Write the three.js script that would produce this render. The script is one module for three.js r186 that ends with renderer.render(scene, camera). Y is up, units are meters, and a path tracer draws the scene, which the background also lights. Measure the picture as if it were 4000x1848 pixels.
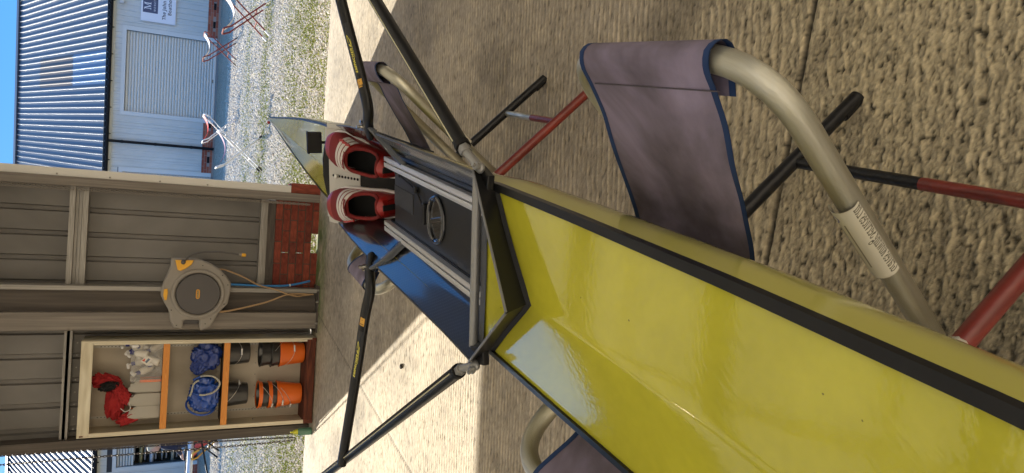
import * as THREE from 'three';
import { mergeGeometries, mergeVertices, toCreasedNormals } from 'three/addons/utils/BufferGeometryUtils.js';
import { RoundedBoxGeometry } from 'three/addons/geometries/RoundedBoxGeometry.js';
import { ImprovedNoise } from 'three/addons/math/ImprovedNoise.js';
import { MarchingCubes } from 'three/addons/objects/MarchingCubes.js';

// ---------------------------------------------------------------- camera (a phone held on its side: world up points to the picture's left)
const scene = new THREE.Scene();
const camera = new THREE.PerspectiveCamera(36.84, 1024 / 473, 0.05, 400);
camera.position.set(0, 1.55, 0);
{
  const X = new THREE.Vector3(0.0547, -0.8917, 0.4493), Y = new THREE.Vector3(0.9985, 0.0488, -0.0246);
  X.normalize(); Y.addScaledVector(X, -X.dot(Y)).normalize();
  camera.quaternion.setFromRotationMatrix(new THREE.Matrix4().makeBasis(X, Y, new THREE.Vector3().crossVectors(X, Y)));
}
// ---------------------------------------------------------------- sky, sun, exposure
const SUN_AZ = 0.47, SUN_EL = 0.53;
const sunDir = new THREE.Vector3(-Math.sin(SUN_AZ) * Math.cos(SUN_EL), Math.sin(SUN_EL), -Math.cos(SUN_AZ) * Math.cos(SUN_EL));
const SKY_K = 1.0;
{
  const W = 512, H = 256, d = new Float32Array(W * H * 4), v = new THREE.Vector3();
  for (let j = 0; j < H; j++) for (let i = 0; i < W; i++) {
    const el = ((j + .5) / H - .5) * Math.PI, az = ((i + .5) / W - .5) * 2 * Math.PI;
    v.set(Math.cos(el) * Math.cos(az), Math.sin(el), Math.cos(el) * Math.sin(az));
    const e = Math.max(0, Math.sin(el)), h = Math.pow(1 - e, 4);
    const hi = Math.min(1, Math.max(0, (e - .38) / .37)); let r = .022 + .04 * h + .05 * hi, g = .110 + .085 * h + .06 * hi, b = .34 + .06 * h + .02 * hi;
    const c = Math.max(0, v.dot(sunDir)), gl = .20 * Math.pow(c, 11) + .12 * Math.pow(c, 250);
    r += gl * .72; g += gl * .9; b += gl;
    if (el < 0) { r = .16; g = .15; b = .13; }
    d.set([r * SKY_K, g * SKY_K, b * SKY_K, 1], (j * W + i) * 4);
  }
  const t = new THREE.DataTexture(d, W, H, THREE.RGBAFormat, THREE.FloatType);
  t.mapping = THREE.EquirectangularReflectionMapping; t.magFilter = t.minFilter = THREE.LinearFilter; t.needsUpdate = true;
  scene.background = t; scene.environment = t;
}
const sun = new THREE.DirectionalLight(new THREE.Color().setRGB(1, .94, .82), 3.8);
sun.target.position.set(0, 0, -8); sun.position.copy(sunDir).multiplyScalar(60).add(sun.target.position);
sun.castShadow = true; sun.shadow.mapSize.set(4096, 4096);
Object.assign(sun.shadow.camera, { left: -20, right: 20, top: 20, bottom: -20, near: 1, far: 140 });
scene.add(sun, sun.target);
const EXPOSURE = 3.2;

// ---------------------------------------------------------------- helpers
const V = (x, y, z) => new THREE.Vector3(x, y, z);
let seed = 12345; const rnd = () => { seed = (seed * 1664525 + 1013904223) >>> 0; return seed / 4294967296; };
const rr = (a, b) => a + (b - a) * rnd();
const PN = new ImprovedNoise(); const N3 = (x, y, z) => PN.noise(x, y, z);
const fbm = (x, y, z, o = 4) => { let s = 0, a = .5; for (let i = 0; i < o; i++) { s += a * N3(x, y, z); x *= 2.03; y *= 2.03; z *= 2.03; a *= .5; } return s; };
const clamp = (x, a, b) => Math.min(b, Math.max(a, x)), sst = (a, b, x) => { x = clamp((x - a) / (b - a), 0, 1); return x * x * (3 - 2 * x); };
const lut = (tab, x) => { if (x <= tab[0][0]) return tab[0][1]; for (let i = 1; i < tab.length; i++) if (x <= tab[i][0]) { const [a, p] = tab[i - 1], [b, q] = tab[i]; return p + (q - p) * (x - a) / (b - a); } return tab[tab.length - 1][1]; };
const names = {};
const numbered = n => { const k = names[n] = (names[n] ?? -1) + 1; return k ? `${n}_${String(k).padStart(3, '0')}` : n; };
function tag(o, label, category, group) { o.userData = { ...o.userData, label, category }; if (group) o.userData.group = group; return o; }
function thing(name, label, category, pos = [0, 0, 0], group) {
  const o = new THREE.Group(); o.name = numbered(name); o.position.set(...pos); scene.add(o); return tag(o, label, category, group);
}
function M(name, geo, mat, parent = scene, label) {
  const g = Array.isArray(geo) ? merge(geo) : geo;
  const m = new THREE.Mesh(g, mat); m.name = parent === scene ? numbered(name) : name; m.castShadow = m.receiveShadow = true;
  if (label) m.userData.label = label; parent.add(m); return m;
}
const struct = (name, geo, mat) => { const m = M(name, geo, mat); m.userData.kind = 'structure'; return m; };
const stuff = o => { o.userData.kind = 'stuff'; return o; };
function merge(list) {
  return mergeGeometries(list.map(g => {
    const n = g.index ? g.toNonIndexed() : g; const r = new THREE.BufferGeometry();
    r.setAttribute('position', n.attributes.position); r.setAttribute('normal', n.attributes.normal);
    r.setAttribute('uv', n.attributes.uv ?? new THREE.BufferAttribute(new Float32Array(n.attributes.position.count * 2), 2)); return r;
  }));
}
const mv = (g, x, y, z, rx = 0, ry = 0, rz = 0) => { if (rx) g.rotateX(rx); if (ry) g.rotateY(ry); if (rz) g.rotateZ(rz); return g.translate(x, y, z); };
const box = (w, h, d, x = 0, y = 0, z = 0, r = 0) => (r ? new RoundedBoxGeometry(w, h, d, 2, r) : new THREE.BoxGeometry(w, h, d)).translate(x, y, z);
const bx = (x0, x1, y0, y1, z0, z1, r = 0) => box(x1 - x0, y1 - y0, z1 - z0, (x0 + x1) / 2, (y0 + y1) / 2, (z0 + z1) / 2, r);
function cyl(p, q, r, r2 = r, n = 16, open = false) {
  const d = q.clone().sub(p), g = new THREE.CylinderGeometry(r2, r, d.length(), n, 1, open);
  g.applyQuaternion(new THREE.Quaternion().setFromUnitVectors(V(0, 1, 0), d.clone().normalize()));
  return g.translate((p.x + q.x) / 2, (p.y + q.y) / 2, (p.z + q.z) / 2);
}
const pipe = (pts, r, seg = pts.length * 8, n = 12, closed = false) => new THREE.TubeGeometry(new THREE.CatmullRomCurve3(pts.map(p => p.isVector3 ? p : V(...p)), closed, 'centripetal'), seg, r, n, closed);
// straight runs joined by rounded bends
function bentPipe(P, r, bend, n = 16) {
  const path = new THREE.CurvePath(); let prev = P[0].clone();
  for (let i = 1; i < P.length - 1; i++) {
    const a = P[i - 1].clone().sub(P[i]), b = P[i + 1].clone().sub(P[i]), k = Math.min(bend, a.length() * .48, b.length() * .48);
    const s = P[i].clone().addScaledVector(a.normalize(), k), e = P[i].clone().addScaledVector(b.normalize(), k);
    path.add(new THREE.LineCurve3(prev, s)); path.add(new THREE.QuadraticBezierCurve3(s, P[i].clone(), e)); prev = e;
  }
  path.add(new THREE.LineCurve3(prev, P[P.length - 1].clone()));
  const pts = path.getSpacedPoints(80);
  return [new THREE.TubeGeometry(new THREE.CatmullRomCurve3(pts, false, 'centripetal'), 96, r, n, false), new THREE.SphereGeometry(r * .98, 10, 8).translate(P[0].x, P[0].y, P[0].z), new THREE.SphereGeometry(r * .98, 10, 8).translate(prev.x * 0 + P[P.length - 1].x, P[P.length - 1].y, P[P.length - 1].z)];
}
// skin over a list of equally long rows of points; uv in metres
function loft(rows, closed = false, flip = false) {
  const n = rows[0].length, pos = [], uv = [], idx = []; let vv = 0;
  rows.forEach((r, j) => {
    if (j) vv += r[n >> 1].distanceTo(rows[j - 1][n >> 1]); let u = 0;
    r.forEach((p, i) => { if (i) u += p.distanceTo(r[i - 1]); pos.push(p.x, p.y, p.z); uv.push(u, vv); });
  });
  for (let j = 0; j < rows.length - 1; j++) for (let i = 0; i < (closed ? n : n - 1); i++) {
    const a = j * n + i, b = j * n + (i + 1) % n, c = a + n, d = b + n;
    flip ? idx.push(a, b, c, b, d, c) : idx.push(a, c, b, b, c, d);
  }
  const g = new THREE.BufferGeometry(); g.setAttribute('position', new THREE.Float32BufferAttribute(pos, 3)); g.setAttribute('uv', new THREE.Float32BufferAttribute(uv, 2));
  g.setIndex(idx); g.computeVertexNormals(); return g;
}
const poly = (pts, depth, bevel = 0, holes = []) => {
  const s = new THREE.Shape(pts.map(p => new THREE.Vector2(...p))); s.holes = holes.map(h => new THREE.Path(h.map(p => new THREE.Vector2(...p))));
  return new THREE.ExtrudeGeometry(s, { depth, bevelEnabled: bevel > 0, bevelSize: bevel, bevelThickness: bevel, bevelSegments: 3, curveSegments: 16 });
};
// ---------------------------------------------------------------- textures
function dtex(w, h, fn, srgb = false) {
  const d = new Uint8Array(w * h * 4);
  for (let j = 0; j < h; j++) for (let i = 0; i < w; i++) { const c = fn(i / w, j / h); const k = (j * w + i) * 4; d[k] = clamp(c[0], 0, 1) * 255; d[k + 1] = clamp(c[1], 0, 1) * 255; d[k + 2] = clamp(c[2], 0, 1) * 255; d[k + 3] = 255; }
  const t = new THREE.DataTexture(d, w, h); t.wrapS = t.wrapT = THREE.RepeatWrapping; t.magFilter = THREE.LinearFilter; t.minFilter = THREE.LinearMipmapLinearFilter; t.generateMipmaps = true;
  if (srgb) t.colorSpace = THREE.SRGBColorSpace; t.needsUpdate = true; return t;
}
// noise that tiles over the unit square
const tn = (u, v, f, z = 0) => { const a = u * Math.PI * 2, b = v * Math.PI * 2, R = f / 6.2832; return N3(Math.cos(a) * R + 7.3 + z, Math.sin(a) * R + Math.cos(b) * R * .73 + 3.1, Math.sin(b) * R + 1.7); };
const tf = (u, v, f, z, o = 4) => { let s = 0, a = .55; for (let i = 0; i < o; i++) { s += a * tn(u, v, f, z + i * 9.1); f *= 2; a *= .5; } return s; };
const rep = (t, x, y) => { const c = t.clone(); c.repeat.set(x, y); c.needsUpdate = true; return c; };
const grime = dtex(256, 256, (u, v) => { const n = .5 + tf(u, v, 5, 0, 6) * .9; return [n, n, n]; });
const fine = dtex(256, 256, (u, v) => { const n = .5 + tf(u, v, 40, 3, 3); return [n, n, n]; });
const dirtMap = (lo, hi, f = 4, z = 0, pw = 1, sz = 256) => dtex(sz, sz, (u, v) => { const n = Math.pow(clamp(.5 + tf(u, v, f, z, 6) * 1.1, 0, 1), pw); return [0, 1, 2].map(k => lo[k] + (hi[k] - lo[k]) * n); }, true);
const S = (r, g, b) => [r / 255, g / 255, b / 255];
const L = (r, g, b) => new THREE.Color().setRGB(r, g, b);
const std = (c, rough = .6, metal = 0, o = {}) => new THREE.MeshStandardMaterial({ color: c, roughness: rough, metalness: metal, side: THREE.DoubleSide, ...o });
const phy = (c, rough = .6, metal = 0, o = {}) => new THREE.MeshPhysicalMaterial({ color: c, roughness: rough, metalness: metal, side: THREE.DoubleSide, ...o });
function canvasTex(w, h, draw) {
  const c = document.createElement('canvas'); c.width = w; c.height = h; draw(c.getContext('2d'), w, h);
  const t = new THREE.CanvasTexture(c); t.colorSpace = THREE.SRGBColorSpace; t.anisotropy = 4; return t;
}

// ---------------------------------------------------------------- materials
const weave = dtex(64, 64, (u, v) => { const i = Math.floor(u * 16), j = Math.floor(v * 16); const f = ((i + j) % 4) < 2 ? Math.sin((u * 16 % 1) * Math.PI) : Math.sin((v * 16 % 1) * Math.PI) * .4; return [f, f, f]; });
const cloth = dtex(128, 128, (u, v) => { const f = .5 + .25 * Math.sin(u * 64 * 6.2832) * Math.sin(v * 64 * 6.2832) + tf(u, v, 30, 2, 2) * .3; return [f, f, f]; });
const ripple = dtex(512, 512, (u, v) => { const n = .5 + tf(u, v, 26, 5, 2) * .5 + tf(u, v, 70, 9, 2) * .22; return [n, n, n]; });
const specks = Array.from({ length: 16 }, () => [rnd(), rnd(), rr(.0005, .0016)]);
const deckMap = dtex(1024, 1024, (u, v) => { const n = .97 + tf(u, v, 6, 13, 4) * .10 + tf(u, v, 60, 15, 2) * .03; let k = n; for (const [a, b, q] of specks) { const d = Math.hypot(u - a, v - b); if (d < q) k *= .35; } return [.765 * k, .735 * k, .220 * k]; }, true);
const MAT = {
  yellow: phy(L(1, 1, 1), .06, 0, { ior: 1.62, map: deckMap, bumpMap: rep(ripple, 3.5, 3.5), bumpScale: .00015 }),
  hull: phy(L(.46, .425, .075), .3, 0, { clearcoat: 1, clearcoatRoughness: .05 }),
  carbon: phy(L(.03, .034, .042), .30, .6, { clearcoat: 1, clearcoatRoughness: .07, bumpMap: rep(weave, 12, 12), bumpScale: .00035 }),
  black: phy(L(.008, .008, .0085), .4, 0, { specularIntensity: .55, clearcoat: .08, clearcoatRoughness: .15 }),
  blackMatte: phy(L(.010, .0095, .0095), .6, 0, { specularIntensity: .5 }),
  floorCarbon: phy(L(.012, .012, .012), .35, 0, { specularIntensity: .7, clearcoat: .12, clearcoatRoughness: .2, bumpMap: rep(fine, 6, 6), bumpScale: .0002 }),
  alu: std(L(.62, .60, .55), .34, 1, { roughnessMap: rep(grime, 2, 2), bumpMap: rep(fine, 4, 4), bumpScale: .0001 }),
  aluDull: std(L(.80, .79, .74), .34, .8, { map: dirtMap(S(170, 164, 140), S(250, 250, 246), 3, 4), bumpMap: rep(fine, 4, 20), bumpScale: .0003 }),
  steelGrey: std(L(.30, .295, .28), .45, .5),
  plate: std(L(.50, .48, .44), .5, .35),
  rail: std(L(.93, .93, .93), .40, .9),
  red: phy(L(.31, .011, .008), .42, 0, { clearcoat: .5, clearcoatRoughness: .2 }),
  redMesh: std(L(.17, .009, .008), .85, 0, { bumpMap: rep(cloth, 2, 2), bumpScale: .002 }),
  white: std(L(.78, .76, .74), .5),
  strap: std(L(.62, .56, .52), .7),
  gloss: phy(L(.008, .008, .009), .15, 0, { clearcoat: 1, clearcoatRoughness: .05 }),
  lining: std(L(.008, .008, .009), .95),
  trim: std(L(.010, .035, .115), .8, 0, { bumpMap: rep(cloth, 4, 4), bumpScale: .001 }),
  canvas: std(L(1, 1, 1), .82, 0, { map: dirtMap(S(72, 64, 68), S(156, 143, 166), 7, 11, .85, 512), bumpMap: rep(cloth, 9, 9), bumpScale: .0011 }),
  legBlack: phy(L(.008, .008, .009), .4, 0, { specularIntensity: .6, clearcoat: .1, clearcoatRoughness: .3, bumpMap: rep(grime, 1, 6), bumpScale: .001 }),
  legRed: phy(L(1, 1, 1), .45, 0, { map: dirtMap(S(92, 30, 20), S(138, 44, 31), 4, 5), clearcoat: .3, clearcoatRoughness: .3, bumpMap: rep(grime, 1, 6), bumpScale: .0008 }),
  galv: std(L(1, 1, 1), .5, .35, { map: dirtMap(S(126, 122, 116), S(170, 166, 160), 5, 21) }),
  sheetIn: std(L(1, 1, 1), .62, .1, { map: dirtMap(S(104, 101, 97), S(132, 128, 124), 3, 31) }),
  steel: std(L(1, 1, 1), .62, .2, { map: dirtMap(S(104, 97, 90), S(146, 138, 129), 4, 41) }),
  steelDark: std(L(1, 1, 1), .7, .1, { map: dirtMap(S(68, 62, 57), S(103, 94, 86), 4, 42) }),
  whiteTrim: std(L(.66, .64, .60), .45),
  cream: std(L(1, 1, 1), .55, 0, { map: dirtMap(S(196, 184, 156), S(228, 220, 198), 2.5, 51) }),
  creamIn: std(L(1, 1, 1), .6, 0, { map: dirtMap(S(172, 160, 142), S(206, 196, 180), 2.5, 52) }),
  rust: std(L(1, 1, 1), .85, 0, { map: dirtMap(S(62, 28, 18), S(120, 62, 40), 5, 53) }),
  wood: std(L(1, 1, 1), .7, 0, { map: dtex(256, 64, (u, v) => { const g = .5 + .5 * Math.sin((v * 9 + tn(u, v, 4, 3) * 2.2) * 6.28); return [.80 + g * .08, .50 + g * .1, .22 + g * .08]; }, true) }),
  woodDark: std(L(.05, .03, .02), .85),
  greyPlastic: std(L(.27, .245, .215), .55, 0, { bumpMap: rep(fine, 3, 3), bumpScale: .0003 }),
  darkPlastic: std(L(.085, .078, .078), .6, 0, { bumpMap: rep(fine, 3, 3), bumpScale: .0003 }),
  yel: std(L(.80, .40, .02), .45),
  bluePipe: std(L(.03, .20, .50), .4),
  hose: std(L(.42, .27, .14), .5),
  darkHose: std(L(.08, .075, .07), .5),
  orange: phy(L(.78, .15, .015), .38, 0, { clearcoat: .3, clearcoatRoughness: .2 }),
  bucketBlack: phy(L(.025, .024, .025), .3, 0, { clearcoat: .4, clearcoatRoughness: .15 }),
  wire: std(L(.6, .58, .55), .35, .9),
  jug: phy(L(.43, .40, .345), .5, 0, { transmission: .12, thickness: 0 }),
  chain: std(L(.30, .27, .23), .4, .85),
  chainDark: std(L(.09, .075, .06), .4, .7),
  glassDark: std(L(.01, .012, .014), .2)
};

// ================================================================ GROUND
const FE = x => -7.68 + .028 * x;                       // the floor's edge
function floorH(x, z) {
  // tamping ridges run across the slab, 3 to 4 cm apart, broken and pitted
  const rough = sst(-2.3, -1.1, z), warp = N3(x * 1.1, 0, z * 2) * 1.0 + N3(x * 4.0, 3, z * 9) * (.25 + .3 * rough) + N3(x * 17, 8, z * 26) * (.12 + .36 * rough);
  const ph = (z + x * .03) / .033 + warp, band = N3(x * .8, 20, z * 3.5);
  let r = Math.pow(.5 + .5 * Math.cos(ph * 6.2832), 2.2) * .75 + Math.pow(.5 + .5 * Math.cos(ph * 6.2832 * 1.93 + 1), 2) * .35;
  const brk = clamp(.62 + .8 * N3(x * 13, 7, z * 16) + .5 * N3(x * 34, 2, z * 40) + .5 * band, 0, 1.25);
  const n1 = fbm(x * 38, 1, z * 46, 3), n2 = N3(x * 130, 5, z * 140);
  let h = (.0048 - .0004 * rough) * r * brk + n1 * (.0018 + .0028 * rough) + n2 * (.0008 + .0030 * rough) + rough * .0022 * N3(x * 210, 9, z * 230);
  const pit = clamp(N3(x * 46, 11, z * 58) * .8 + N3(x * 90, 14, z * 110) * .5 - .20, 0, 1); h -= pit * (.0045 + .015 * rough); const stroke = clamp(N3(x * 20, 41, z * 88) * .9 + N3(x * 50, 44, z * 130) * .45 - .17, 0, 1); h -= stroke * .0095 * (1 - .4 * rough);
  h += fbm(x * 1.1, 2, z * 1.1, 2) * .004;
  return { h, r, pit, n1, rough };
}
const joint = (x, z) => {
  const zj = -1.466 + .17 * (x + .0) + N3(x * 6, 0, 0) * .004, xj = -1.52 - (z + 4.48) * .2076;
  return { a: Math.abs(z - zj), b: Math.abs(x - xj) };
};
{
  const rows = [], zs = []; for (let z = -.62; z > -8; z -= .0036 + .00088 * Math.max(0, -z - .6)) zs.push(z);
  const NU = 430, pos = [], col = [], idx = [], uvs = [];
  zs.forEach((z0, j) => {
    const x0 = -.55 - .52 * -z0 - .15, x1 = 1.0 + .34 * -z0;
    for (let i = 0; i <= NU; i++) {
      const x = x0 + (x1 - x0) * i / NU, fe = FE(x) + N3(x * 3, 0, 5) * .012; const z = Math.max(z0, fe);
      const f = floorH(x, z), q = joint(x, z); let h = f.h, dk = 1;
      const ga = 1 - sst(.004, .012, q.a), gb = 1 - sst(.004, .012, q.b);
      { const sm = 1 - sst(.02, .055, q.a); h = h * (1 - .75 * sm) + .0015 * sm; } if (q.b < .03) h *= .4;
      h -= ga * .015 + gb * .008; dk *= 1 - .72 * ga - .5 * gb;
      if (z0 < fe - .003) h = -.14;
      // colour: pale paste on the crests, dirt caught in pits and hollows
      const dirt = clamp(.82 + (f.h - .0018) * (105 + 10 * f.rough), .16, 1.12) * dk * (1 + .16 * N3(x * 260, 31, z * 280) + .14 * N3(x * 75, 33, z * 75));
      const blot = 1 + .28 * fbm(x * .9, 4, z * .9, 3) + .12 * N3(x * 11, 2, z * 11);
      const stain = 1 - .34 * sst(.08, .42, fbm(x * 1.7 + 4, 9, z * 1.7, 4)) - .2 * sst(.2, .45, fbm(x * 4.1, 19, z * 4.1, 3));
      let k = dirt * blot * stain; let R = .53 * k, G = .445 * k, B = .325 * k;
      R *= 1 - .02 * f.rough; R *= 1 - .02 * f.rough; G *= 1 - .06 * f.rough; B *= 1 - .22 * f.rough;
      const moss = sst(-7.0, -7.45, z) * sst(-1.25, -.9, x) * sst(.35, -.1, x) * clamp(.75 + fbm(x * 6, 0, z * 6, 3) * 1.6, 0, 1); R *= 1 - .68 * moss; G *= 1 - .5 * moss; B *= 1 - .78 * moss;
      pos.push(x, h, z); col.push(R, G, B); uvs.push(x, z);
    }
    if (j) for (let i = 0; i < NU; i++) { const a = (j - 1) * (NU + 1) + i, b = a + NU + 1; idx.push(a, a + 1, b, a + 1, b + 1, b); }
  });
  const g = new THREE.BufferGeometry(); g.setAttribute('position', new THREE.Float32BufferAttribute(pos, 3)); g.setAttribute('color', new THREE.Float32BufferAttribute(col, 3)); g.setAttribute('uv', new THREE.Float32BufferAttribute(uvs, 2));
  g.setIndex(idx); g.computeVertexNormals();
  struct('concrete_floor', g, new THREE.MeshStandardMaterial({ vertexColors: true, roughness: .9, side: THREE.DoubleSide, bumpMap: rep(fine, 6, 6), bumpScale: .0012 }));
  struct('floor_slab', [bx(-9, 7, -.30, -.018, -7.55, 2.6)], std(L(.42, .36, .28), .9));
}
const gravelY = (x, z) => -.045 + .011 * (x - 1.5) * clamp((-z - 8) / 16, 0, 1) + fbm(x * .5, 0, z * .5, 2) * .05 * clamp((-z - 8) / 3, 0, 1);
const grassAmt = (x, z) => {
  const n = fbm(x * .55, 3, z * .9, 3);
  let a = .9 * Math.exp(-Math.pow((z + 12.9 + n * .8) / .55, 2)) + .75 * Math.exp(-Math.pow((z + 9.3 + n) / 1.2, 2)) + .5 * Math.exp(-Math.pow((z + 15.6 + n) / .8, 2));
  a *= clamp(.75 + fbm(x * 1.3, 8, z * 1.3, 3) * 2.2, 0, 1.2);
  if (x < -2.4) a = Math.max(a, .55 * sst(-19.5, -9, z) * clamp(.5 + fbm(x * .8, 5, z * 1.6, 3) * 2.4, 0, 1));
  a += .8 * Math.exp(-Math.pow((x + .2) / .45, 2) - Math.pow((z + 8.3) / .8, 2));
  return clamp(a * 1.15, 0, 1);
};
{
  const g = new THREE.PlaneGeometry(1, 1, 260, 260), p = g.attributes.position, col = [];
  for (let i = 0; i < p.count; i++) {
    const u = p.getX(i) + .5, w = .5 - p.getY(i), z = -7.60 - 20 * Math.pow(w, 1.4) - (w > .97 ? (w - .97) * 5000 : 0), x = (u - .5) * (26 + (w > .97 ? (w - .97) * 6000 : 0)) - 1;
    p.setXYZ(i, x, w > .97 ? -.15 : gravelY(x, z) + (z > -7.75 ? -.05 : 0), z);
    const a = grassAmt(x, z) * .8, n = 1 + .35 * fbm(x * 3, 1, z * 3, 4);
    col.push((.64 * (1 - a) + .30 * a) * n, (.575 * (1 - a) + .32 * a) * n, (.475 * (1 - a) + .11 * a) * n);
  }
  g.setAttribute('color', new THREE.Float32BufferAttribute(col, 3)); g.computeVertexNormals();
  struct('gravel_yard', g, new THREE.MeshStandardMaterial({ vertexColors: true, roughness: 1, side: THREE.DoubleSide, map: rep(dtex(512, 512, (u, v) => { const n = .78 + tf(u, v, 70, 0, 3) * .85; return [n, n * .985, n * .96]; }, true), 22, 22), bumpMap: rep(fine, 60, 60), bumpScale: .012 }));
  // loose stones and grass: nobody could count them
  const st = new THREE.IcosahedronGeometry(1, 0), sp = st.attributes.position;
  const NS = 90000, stones = new THREE.InstancedMesh(st, new THREE.MeshStandardMaterial({ roughness: .95, flatShading: true }), NS), m = new THREE.Matrix4(), q = new THREE.Quaternion(), e = new THREE.Euler(), c = new THREE.Color();
  for (let i = 0; i < NS; i++) {
    const w = Math.pow(rnd(), 1.5), z = -7.72 - 13 * w, hw = 1.6 + .40 * -z, x = rnd() < .62 ? rr(-.9, .40 * -z + .8) : rr(-.46 * -z - .3, -1.2);
    const s = rr(.006, .0145) * (1 + .7 * w) * (rnd() < .05 ? 1.7 : 1);
    q.setFromEuler(e.set(rnd() * 6, rnd() * 6, rnd() * 6)); m.compose(V(x, gravelY(x, z) + s * .15, Math.min(z, FE(x) - .03)), q, V(s * rr(.8, 1.5), s * rr(.5, .8), s * rr(.8, 1.3)));
    stones.setMatrixAt(i, m); const k = rr(.74, 1.06), w2 = rr(-.03, .03); stones.setColorAt(i, c.setRGB((.66 + w2) * k, .595 * k, (.495 - w2) * k));
  }
  stones.name = 'gravel_stones'; stones.castShadow = stones.receiveShadow = true; tag(stuff(stones), 'loose pale stones scattered over the yard', 'gravel'); scene.add(stones);
  const bl = new THREE.BufferGeometry(); bl.setAttribute('position', new THREE.Float32BufferAttribute([-.5, 0, 0, .5, 0, 0, .25, 1, .35, 0, 0, -.5, 0, 0, .5, -.4, .9, .1, -.4, 0, .3, .3, 0, -.3, -.2, .8, -.5], 3)); bl.setIndex([0, 1, 2, 3, 4, 5, 6, 7, 8]); bl.computeVertexNormals();
  const NG = 32000, grass = new THREE.InstancedMesh(bl, new THREE.MeshStandardMaterial({ roughness: .9, side: THREE.DoubleSide }), NG); let k = 0, guard = 0;
  while (k < NG && guard++ < 900000) {
    const w = Math.pow(rnd(), 1.3), z = -7.8 - 13 * w, x = rnd() < .6 ? rr(-.9, .40 * -z + .8) : rr(-.46 * -z - .3, -1.2);
    let a = grassAmt(x, z); if (z > -8.1) a = Math.max(a, .28); if (rnd() > a + .02) continue;
    const h = rr(.012, .035), wd = rr(.008, .016); q.setFromEuler(e.set(rr(-.3, .3), rnd() * 6.28, rr(-.3, .3))); m.compose(V(x, gravelY(x, z) - .002, Math.min(z, FE(x) - .04)), q, V(wd * 1.4, h, wd * 1.4));
    grass.setMatrixAt(k, m); const v = rr(.7, 1.4), y = rnd(); grass.setColorAt(k, c.setRGB((.22 + .16 * y) * v, (.28 + .10 * y) * v, .06 * v)); k++;
  }
  grass.count = k; grass.name = 'yard_grass'; grass.castShadow = grass.receiveShadow = true; tag(stuff(grass), 'short yellow green grass growing in strips through the gravel', 'grass'); scene.add(grass);
}

// ================================================================ THE OPEN BOATHOUSE (seen from inside)
const ribProfile = (x0, x1, pitch, ribW, depth, slope) => { const a = [[x0, 0]]; for (let x = Math.ceil((x0 + slope) / pitch) * pitch; x + ribW + slope * 2 < x1; x += pitch) a.push([x, 0], [x + slope, depth], [x + slope + ribW, depth], [x + 2 * slope + ribW, 0]); a.push([x1, 0]); return a; };
function ribSheet(x0, x1, y0, y1, z, pitch, ribW, depth, slope, seamAt = 0) {       // a profiled metal sheet standing in the plane z, ribs towards +z
  const P = ribProfile(x0, x1, pitch, ribW, depth, slope), pos = [], uv = [], idx = [];
  P.forEach(([x, d]) => { pos.push(x, y0, z + d, x, y1, z + d); uv.push(x * .5, y0 * .5, x * .5, y1 * .5); });
  for (let i = 0; i < P.length - 1; i++) { const a = i * 2; idx.push(a, a + 2, a + 1, a + 1, a + 2, a + 3); }
  let g = new THREE.BufferGeometry(); g.setAttribute('position', new THREE.Float32BufferAttribute(pos, 3)); g.setAttribute('uv', new THREE.Float32BufferAttribute(uv, 2)); g.setIndex(idx); g = g.toNonIndexed(); g.computeVertexNormals(); return g;
}
const house = thing('boathouse', 'open fronted metal boathouse with steel column, galvanised rails and low brick wall, seen from inside', 'building', [0, 0, 0]);
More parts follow.
